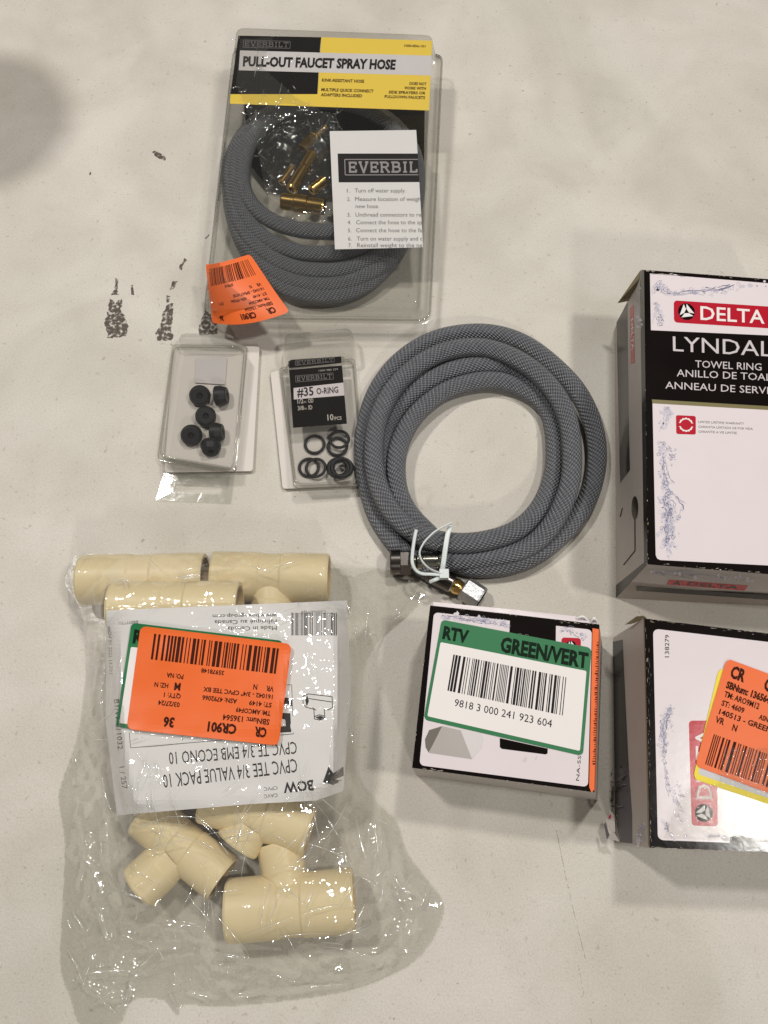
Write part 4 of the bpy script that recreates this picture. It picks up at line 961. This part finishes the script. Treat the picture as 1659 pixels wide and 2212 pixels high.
# ================================================================== bag of pipe tees
tees = []
def tee(q0, q1, qb, z, label, R=.0142, Rb=.0118, blen=None, zb=None):
    a, b = P(q0, z), P(q1, z); c_ = (a + b) / 2; ax = (b - a).normalized(); L = (b - a).length
    e = P(qb, z if zb is None else zb); bd = e - c_; bl = bd.length; bd.normalize()
    mb = MB()
    lathe(mb, a, ax, [(.018, R * .60, 'creamin'), (.016, R * .78, 'creamin'), (.001, R * .80, 'creamin'), (0, R * .82, 'cream'), (0, R * .96, 'cream'), (.0012, R, 'cream'), (L * .40, R, 'cream'), (L * .42, R * .955, 'cream'), (L * .58, R * .955, 'cream'), (L * .60, R, 'cream'), (L - .0012, R, 'cream'), (L, R * .96, 'cream'), (L, R * .82, 'cream'), (L - .001, R * .80, 'creamin'), (L - .016, R * .78, 'creamin'), (L - .018, R * .60, 'creamin')], 40)
    lathe(mb, c_, bd, [(R * .5, Rb * .93, 'cream'), (R * 1.02, Rb * .95, 'cream'), (R * 1.12, Rb, 'cream'), (bl - .001, Rb, 'cream'), (bl, Rb * .96, 'cream'), (bl, Rb * .82, 'cream'), (bl - .001, Rb * .8, 'creamin'), (bl - .015, Rb * .76, 'creamin'), (bl - .015, .0002, 'creamin')], 36)
    tees.append((a, b, R)); tees.append((c_, e, Rb))
    return tag(mb.build('pipe_tee'), label, 'pipe fitting', 'cream pipe tees in the clear bag')
tee(Zp(155, 178), Zp(698, 168), Zp(425, 420), .0145, 'cream pipe tee at the top left corner of the clear bag')
tee(Zp(735, 162), Zp(1243, 172), Zp(990, 420), .0145, 'cream pipe tee at the top right corner of the clear bag')
tee(Zp(290, 300), Zp(850, 300), Zp(560, 540), .036, 'cream pipe tee showing as a strip above the paper label')
tee(Zq(395, 120), Zq(715, 385), Zq(372, 420), .0150, 'cream pipe tee turned diagonally at the lower left, below the paper label', R=.0118, Rb=.0116)
tee(Zq(640, 60), Zq(1070, 190), Zq(770, 250), .0200, 'cream pipe tee half hidden under the bottom edge of the paper label', R=.0118, Rb=.0116)
tee(Zq(735, 515), Zq(1250, 470), Zq(940, 235), .0148, 'large cream pipe tee lying crosswise at the bottom of the clear bag', R=.0148, Rb=.0112)

oq = [Zp(78, 192), Zp(110, 110), Zp(148, 66), Zp(400, 72), Zp(700, 66), Zp(1000, 58), Zp(1240, 82), Zp(1320, 110), Zp(1500, 130), Zp(1640, 150), Zp(1668, 240), Zp(1600, 330), Zp(1470, 440), Zp(1405, 560), Zp(1390, 700), Zp(1375, 900), Zp(1385, 1060),
      Zq(1330, 60), Zq(1425, 150), Zq(1465, 270), Zq(1545, 380), Zq(1615, 480), Zq(1590, 600), Zq(1500, 720), Zq(1350, 800), Zq(1180, 850), Zq(950, 885), Zq(700, 905), Zq(560, 900), Zq(530, 945), Zq(470, 880), Zq(350, 880), Zq(290, 985), Zq(140, 985), Zq(92, 870), Zq(52, 740), Zq(62, 480), Zq(70, 240), Zq(45, 60), Zp(70, 1050), Zp(130, 880), Zp(170, 640), Zp(170, 420), Zp(135, 280)]
ow = [P(q, .0004) for q in oq]; ow2 = []
for a, b, c_, d in zip(ow[-1:] + ow[:-1], ow, ow[1:] + ow[:1], ow[2:] + ow[:2]):
    for k in range(4):
        t = k / 4; ow2.append(.5 * ((2 * b) + (c_ - a) * t + (2 * a - 5 * b + 4 * c_ - d) * t * t + (3 * b - a - 3 * c_ + d) * t ** 3))
GS = .0009
X0 = min(p.x for p in ow2) - .006; X1 = max(p.x for p in ow2) + .006; Y0 = min(p.y for p in ow2) - .006; Y1 = max(p.y for p in ow2) + .006
NX = int((X1 - X0) / GS) + 2; NY = int((Y1 - Y0) / GS) + 2
GX, GY = np.meshgrid(X0 + GS * np.arange(NX), Y0 + GS * np.arange(NY))
def pmask(poly):
    r = np.zeros(GX.shape, bool); n = len(poly)
    for i in range(n):
        x0, y0 = poly[i][0], poly[i][1]; x1, y1 = poly[(i + 1) % n][0], poly[(i + 1) % n][1]
        if abs(y1 - y0) < 1e-12: continue
        c = ((y0 > GY) != (y1 > GY)) & (GX < (x1 - x0) * (GY - y0) / (y1 - y0) + x0); r ^= c
    return r
INS = pmask(ow2)
OB = np.full(GX.shape, 0.0)
for a, b, R in tees:
    d = b - a; l = math.hypot(d.x, d.y)
    if l < 1e-6: continue
    ux, uy = d.x / l, d.y / l; t = (GX - a.x) * ux + (GY - a.y) * uy; pd = np.abs(-(GX - a.x) * uy + (GY - a.y) * ux)
    ok = (t > -.001) & (t < l + .001) & (pd < R)
    zc_ = a.z + d.z * np.clip(t / l, 0, 1)
    OB = np.where(ok, np.maximum(OB, zc_ + np.sqrt(np.maximum(R * R - pd ** 2, 0)) + .0016), OB)
def blur(h):
    p = np.pad(h, 1, mode='edge')
    return (p[:-2, 1:-1] + p[2:, 1:-1] + p[1:-1, :-2] + p[1:-1, 2:] + p[:-2, :-2] + p[2:, 2:] + p[:-2, 2:] + p[2:, :-2]) / 8
LABQ = [Zp(262, 312), Zp(1322, 268), Zp(1340, 700), Zp(1305, 1108), Zp(1185, 1150), Zp(900, 1165), Zp(308, 1215), Zp(258, 800)]
lc = [P(q, .045) for q in LABQ]; LM = pmask(inset(lc, .90))
# the other tees of the pack lie unseen under the paper: they carry it
plate = np.where(LM, .046 - .022 * np.clip((lc[0].y - GY - .06) / .13, 0, 1), 0)
OB = np.maximum(OB, plate)
EDGE = INS.copy()
H_ = np.where(INS, np.maximum(OB, .0022), 0.0004)
for it in range(800):
    H_ = np.where(INS, np.maximum(OB, blur(H_)), 0.0004)
B0 = H_.copy()
for it in range(7): B0 = np.where(INS, blur(B0), 0.0004)
B0 = np.where(INS, np.maximum(B0, OB + .0002), 0.0004)
for it in range(2): B0 = np.where(INS, blur(B0), 0.0004)
SB = B0.copy()
for it in range(90): SB = blur(SB)
SB = np.maximum(SB, B0 + .0002 * 0)
for j in range(NY):
    for i in range(NX):
        if INS[j, i]:
            x, y = GX[j, i] * 1000, GY[j, i] * 1000; k_ = .4 + .6 * min(1, max(0, (lc[0].y - GY[j, i] - .04) / .06))
            SB[j, i] += k_ * (.0011 * noise.noise(Vector((x / 24, y / 15, 51.))) + .0006 * (1 - 2 * abs(noise.noise(Vector((x / 20, y / 30, 61.))))))
SBs = SB.copy()
for it in range(10): SBs = blur(SBs)
def samp(A, x, y):
    i = min(max((x - X0) / GS, 0), NX - 1.001); j = min(max((y - Y0) / GS, 0), NY - 1.001); a, b = int(i), int(j); f, g = i - a, j - b
    return (A[b, a] * (1 - f) + A[b, a + 1] * f) * (1 - g) + (A[b + 1, a] * (1 - f) + A[b + 1, a + 1] * f) * g
def drape(A, lift):
    def f(q, off=0.0):
        z = .045
        for _ in range(14):
            p = P(q, z); z = .4 * z + .6 * (samp(A, p.x, p.y) + lift + off)
        p = P(q, z); return p
    return f
STQ = [Zp(1020, 908), Zp(350, 835), Zp(412, 380), Zp(1078, 460)]
sm = pmask([P(q, .047) for q in [Zp(300, 835), Zp(1025, 915), Zp(1085, 455), Zp(360, 365)]])
# crinkles of the film
dist = np.zeros(GX.shape); e = INS.copy()
for k in range(18):
    dist += e; p = np.pad(e, 1); e = e & p[:-2, 1:-1] & p[2:, 1:-1] & p[1:-1, :-2] & p[1:-1, 2:]
edge = np.clip(dist / 17., 0, 1)
WR = np.zeros(GX.shape)
ys, xs2 = np.nonzero(INS)
for j, i in zip(ys, xs2):
    x, y = GX[j, i] * 1000, GY[j, i] * 1000
    wx = x + 5 * noise.noise(Vector((x / 22, y / 22, 2.1))); wy = y + 5 * noise.noise(Vector((x / 22, y / 22, 7.9)))
    d1 = noise.voronoi(Vector((wx / 17, wy / 14, .3)))[0]; d2 = noise.voronoi(Vector((wx / 6.5, wy / 8.0, 4.2)))[0]
    c = 1 - 2 * abs(noise.noise(Vector((wx / 3.4, wy / 3.0, 9.1))))
    loc = max(0, .5 + .9 * noise.noise(Vector((x / 26, y / 26, 15.))))
    sm_ = noise.noise(Vector((wx / 13, wy / 10, 31.))) + .5 * noise.noise(Vector((wx / 6.5, wy / 6.5, 37.)))
    WR[j, i] = .0018 + .0030 * max(0, .34 - (d1[1] - d1[0])) + .0019 * sm_ * (.5 + loc) + (.0012 * max(0, .30 - (d2[1] - d2[0])) + .00012 * max(0, c)) * (.25 + 1.3 * loc)
FOLDS = [[Zq(*p) for p in f] for f in ([(270, 690), (420, 640), (600, 600), (800, 625), (1000, 640), (1250, 585), (1400, 520)], [(60, 440), (110, 330), (165, 400), (180, 450), (120, 525)], [(1330, 80), (1335, 200), (1362, 400), (1350, 520)],
         [(560, 850), (700, 858), (950, 842), (1200, 828)], [(205, 340), (215, 460), (235, 640)], [(290, 540), (310, 450), (400, 470)], [(480, 700), (640, 660), (800, 690), (930, 680), (1010, 730)], [(690, 720), (740, 750), (730, 830)], [(1080, 620), (1200, 640), (1330, 690), (1410, 700)], [(1400, 310), (1430, 420), (1500, 480)],
         [(120, 790), (230, 770), (310, 770)], [(330, 800), (300, 900), (270, 970)], [(500, 600), (580, 555), (660, 580)], [(75, 150), (110, 240)], [(760, 300), (690, 200), (610, 120)], [(760, 310), (640, 240), (520, 200)], [(770, 270), (800, 180), (790, 100)], [(1010, 330), (1060, 200), (1100, 110)], [(1000, 340), (1120, 240), (1240, 60)], [(1130, 120), (1200, 250), (1220, 340)])]
FOLDS += [[Zp(*p) for p in f] for f in ([(215, 990), (235, 1120), (270, 1190)], [(1290, 150), (1345, 330), (1400, 450)], [(1450, 330), (1530, 300), (1620, 240)], [(1345, 620), (1330, 800), (1345, 1000)], [(205, 480), (250, 560), (215, 700), (250, 820)], [(1390, 470), (1440, 360), (1560, 330)], [(360, 225), (385, 205), (400, 250)], [(430, 240), (440, 275)], [(640, 250), (650, 210), (700, 205)], [(480, 190), (590, 205), (700, 185)], [(760, 140), (860, 120), (1000, 160)])]
FW = [[P(q, .012 if max(k[1] for k in f) > 2000 else .03) for q in f] for f in FOLDS]
for f in FW:
    D2 = np.full(GX.shape, 9.0)
    for a, b in zip(f[:-1], f[1:]):
        dx, dy = b.x - a.x, b.y - a.y; t = np.clip(((GX - a.x) * dx + (GY - a.y) * dy) / (dx * dx + dy * dy), 0, 1)
        D2 = np.minimum(D2, (GX - a.x - t * dx) ** 2 + (GY - a.y - t * dy) ** 2)
    hh_ = random.Random(len(f) + int(f[0].x * 1e4)).uniform(.0012, .0024); sg = hh_ * 1.35
    WR += hh_ * np.exp(-D2 / sg ** 2)
rd = random.Random(21)
for n_ in range(330):
    px_, py_ = rd.uniform(X0, X1), rd.uniform(Y0, Y1)
    low_ = py_ < lc[0].y - .11
    if not low_ and rd.random() < .4: continue
    an = rd.gauss(1.2, .8) if rd.random() < .5 else rd.uniform(0, 3.14); ln = rd.uniform(.006, .034); cv = rd.uniform(-16, 16); hh_ = rd.uniform(.0005, .0019); sg = rd.uniform(.0014, .0036)
    ux, uy = math.cos(an), math.sin(an); t = (GX - px_) * ux + (GY - py_) * uy; q_ = -(GX - px_) * uy + (GY - py_) * ux + cv * t * t
    WR += hh_ * np.exp(-(q_ / sg) ** 2) * np.clip(1.15 - (t / ln) ** 2, 0, 1)
low = np.clip(1 - (B0 - .012) / .03, .35, 1)
lowlab = np.where(LM, .45, 1.0); lowlab = np.where(LM & (GY < lc[0].y - .085), .95, lowlab)
FILM = B0 + WR * edge * low * lowlab * np.where(sm, .12, 1.0)
FILM = np.where(pmask(inset(lc, .99)), np.maximum(FILM, SB + .0009 + WR * .55 * np.where(sm, .1, 1.0)), FILM)
FILM = np.where(INS, FILM, .0004)
bg_c = P(Zp(800, 900), 0)
bag = thing('plastic_bag', (bg_c.x, bg_c.y, 0), 'crumpled clear plastic bag of cream pipe tees with upside-down label and orange sticker', 'bag')
mb = MB(); idx = -np.ones(GX.shape, int); km = mb.mi('film')
for j, i in zip(ys, xs2): idx[j, i] = len(mb.v); mb.v.append(Vector((GX[j, i], GY[j, i], FILM[j, i] + .0002)))
for j, i in zip(ys, xs2):
    if i + 1 < NX and j + 1 < NY and idx[j, i + 1] >= 0 and idx[j + 1, i] >= 0 and idx[j + 1, i + 1] >= 0:
        mb.f.append((idx[j, i], idx[j, i + 1], idx[j + 1, i + 1], idx[j + 1, i])); mb.m.append(km); mb.sm.append(True)
rd = random.Random(33); n_ok = 0; IM = INS & (dist > 4)
for f in FW:
    for rep_ in range(3):
        pl = resample(f, .0016); a0 = rd.randint(0, max(0, len(pl) - 6)); pl = pl[a0:a0 + rd.randint(5, 18)]; o1, o2 = rd.gauss(0, .0006), rd.gauss(0, .0006); row = []
        if len(pl) < 4: continue
        wd = rd.uniform(.00015, .00042)
        for k, p in enumerate(pl):
            d_ = pl[min(k + 1, len(pl) - 1)] - pl[max(k - 1, 0)]; d_.z = 0; d_.normalize(); ww = wd * math.sin(math.pi * (k + .4) / (len(pl) - .2)) * rd.uniform(.5, 1.2)
            x, y = p.x + o1, p.y + o2; i, j = int((x - X0) / GS), int((y - Y0) / GS)
            if not (0 <= i < NX and 0 <= j < NY and IM[j, i]) or sm[j, i]: break
            z = samp(FILM, x, y) + .0005; n_ = Vector((-d_.y, d_.x, 0)) * ww
            row.append([Vector((x, y, z)) + n_, Vector((x, y, z + ww * .8)), Vector((x, y, z)) - n_])
        if len(row) > 3: mb.grid(row, 'crease', True)
while n_ok < 190:
    x, y = rd.uniform(X0, X1), rd.uniform(Y0, Y1); i, j = int((x - X0) / GS), int((y - Y0) / GS)
    if not (0 <= i < NX and 0 <= j < NY and IM[j, i]) or sm[j, i]: continue
    onlab = LM[j, i]
    if onlab and (y > lc[0].y - .07) and rd.random() < .8: continue
    if y > lc[0].y - .10 and rd.random() < .45: continue
    n_ok += 1
    ang = rd.gauss(1.1, .7) if rd.random() < .55 else rd.uniform(0, 6.28); ln = rd.uniform(.004, .030) * (.6 if onlab else 1); cv = rd.uniform(-30, 30); wd = rd.uniform(.00010, .00034); row = []
    for t in range(13):
        f = t / 12; aa = ang + cv * ln * f; ww = wd * math.sin(math.pi * (f * .9 + .05)) * rd.uniform(.5, 1.2); i, j = int((x - X0) / GS), int((y - Y0) / GS)
        if not (0 <= i < NX and 0 <= j < NY and IM[j, i]) or sm[j, i]: break
        nx, ny = -math.sin(aa) * ww, math.cos(aa) * ww; z = samp(FILM, x, y) + .00045
        row.append([Vector((x + nx, y + ny, z)), Vector((x, y, z + ww * .8)), Vector((x - nx, y - ny, z))]); x += math.cos(aa) * ln / 12; y += math.sin(aa) * ln / 12
    if len(row) > 3: mb.grid(row, 'crease', True)
mb.build('top_film', bag)
mb = MB(); mb.face([Vector((p.x, p.y, .00025)) for p in ow2], 'filmback'); mb.build('bottom_film', bag)
# paper label inside the bag, upside down
s = Sheet(); D = drape(SB, .0)
s.poly(LABQ, 'paper', 0)
def U(x0, y0, x1, y1, hh):
    """frame for text that reads from (x0,y0) right to left, upside down; baseline on that line"""
    dx, dy = x1 - x0, y1 - y0; L = math.hypot(dx, dy); ux, uy = dx / L, dy / L; nx, ny = uy, -ux
    def f(u, v):
        w_ = (hh - v)
        return Zp(x0 + ux * u + nx * w_, y0 + uy * u + ny * w_)
    return f, L
def ut(t, x0, y0, x1, y1, hh, m='ink', bold=0.0):
    f, L = U(x0, y0, x1, y1, hh); s.text(f, t, 0, hh, hh, m, 3, width=L, bold=bold)
ut('www.bow-group.com', 1012, 326, 730, 330, 17); ut('Fabriqué au Canada', 1012, 352, 738, 356, 18); ut('Made in Canada', 1012, 380, 795, 384, 18)
ut('B4SFITTTU', 400, 356, 315, 362, 13, 'greyink')
ut('CPVC TEE 3/4 VALUE PACK 10', 1098, 965, 508, 1036, 60, bold=.0); ut('CPVC TE 3/4 EMB ECONO 10', 1098, 890, 535, 938, 54)
ut('BOW', 1172, 1060, 1040, 1072, 44, bold=.03); ut('CPVC', 1015, 1086, 955, 1092, 16, 'greyink'); ut('CAVC', 1015, 1118, 955, 1124, 16, 'greyink')
s.poly([Zp(1216, 1068), Zp(1240, 1000), Zp(1262, 1030), Zp(1306, 1000), Zp(1308, 1040), Zp(1270, 1056), Zp(1300, 1062), Zp(1262, 1082)], 'ink', 2)
s.stroke(ident, [Zp(1225, 1058), Zp(1308, 1036)], 3, 'paper', 3); s.stroke(ident, [Zp(1248, 1010), Zp(1268, 1078)], 2.5, 'paper', 3.4)
s.barcode(Zp, 1076, 322, 204, 100, 'ink', 8, 34)
ut('Colonial/Payé', 1228, 312, 1120, 314, 13, 'greyink')
for a, b in (((362, 850), (368, 918)), ((368, 918), (1086, 856)), ((1086, 856), (1078, 640)), ((1078, 640), (1000, 640)), ((596, 862), (598, 884))): s.stroke(ident, [Zp(*a), Zp(*b)], 1.1, 'ink', 2)
ut('5', 1078, 700, 1000, 704, 145, bold=.02)
def down(t, x, y0, x1, y1, hh, m='ink'):
    dx, dy = x1 - x, y1 - y0; L = math.hypot(dx, dy); ux, uy = dx / L, dy / L; nx, ny = -uy, ux
    s.text(lambda u, v: Zp(x + ux * u + nx * (v - hh), y0 + uy * u + ny * (v - hh)), t, 0, hh, hh, m, 3, width=L)
down('NOV 01 2022 14:20:1', 268, 385, 276, 592, 14); down('B1/W 611032', 294, 705, 312, 925, 22); down('1 / 257', 318, 1002, 332, 1100, 22)
# outline drawing of a tee
for pl in ([(1128, 690), (1150, 680), (1256, 692), (1258, 740), (1240, 750), (1222, 748), (1224, 785), (1205, 796), (1178, 790), (1176, 748), (1140, 738), (1128, 720), (1128, 690)], [(1150, 700), (1258, 716)], [(1178, 780), (1200, 772), (1224, 778)], [(1170, 740), (1185, 752)]):
    s.stroke(Zp, pl, 3.2, 'ink', 2)
s.poly([Zp(1138, 708 ), Zp(1146, 684), Zp(1154, 712), Zp(1144, 736)], 'ink', 2); s.poly([Zp(1182, 784), Zp(1202, 776), Zp(1222, 782), Zp(1204, 794)], 'ink', 2)
mb = MB(); s.emit(mb, D, 0.0, grid=9)
tag(mb.build('paper_label'), 'white printed paper label reading upside down inside the clear bag', 'paper label')
SF = FILM.copy()
for it in range(12): SF = blur(SF)
SF = np.maximum(SF, FILM) * .5 + SF * .5
s = Sheet(); gq = [Zp(372, 366), Zp(1040, 446), Zp(978, 905), Zp(302, 824)]; rtv(s, homog(gq, 100, 67))
mb = MB(); s.emit(mb, drape(SF, .0004), 0.0, grid=9); tag(mb.build('sticker', bag), 'green bordered return label mostly covered by the orange sticker')
s = Sheet(); crlabel(s, homog(STQ, 100, 68), ROWS_A, 12)
mb = MB(); s.emit(mb, drape(SF, .0010), 0.0, grid=9); tag(mb.build('sticker', bag), 'bright orange barcode sticker reading upside down')
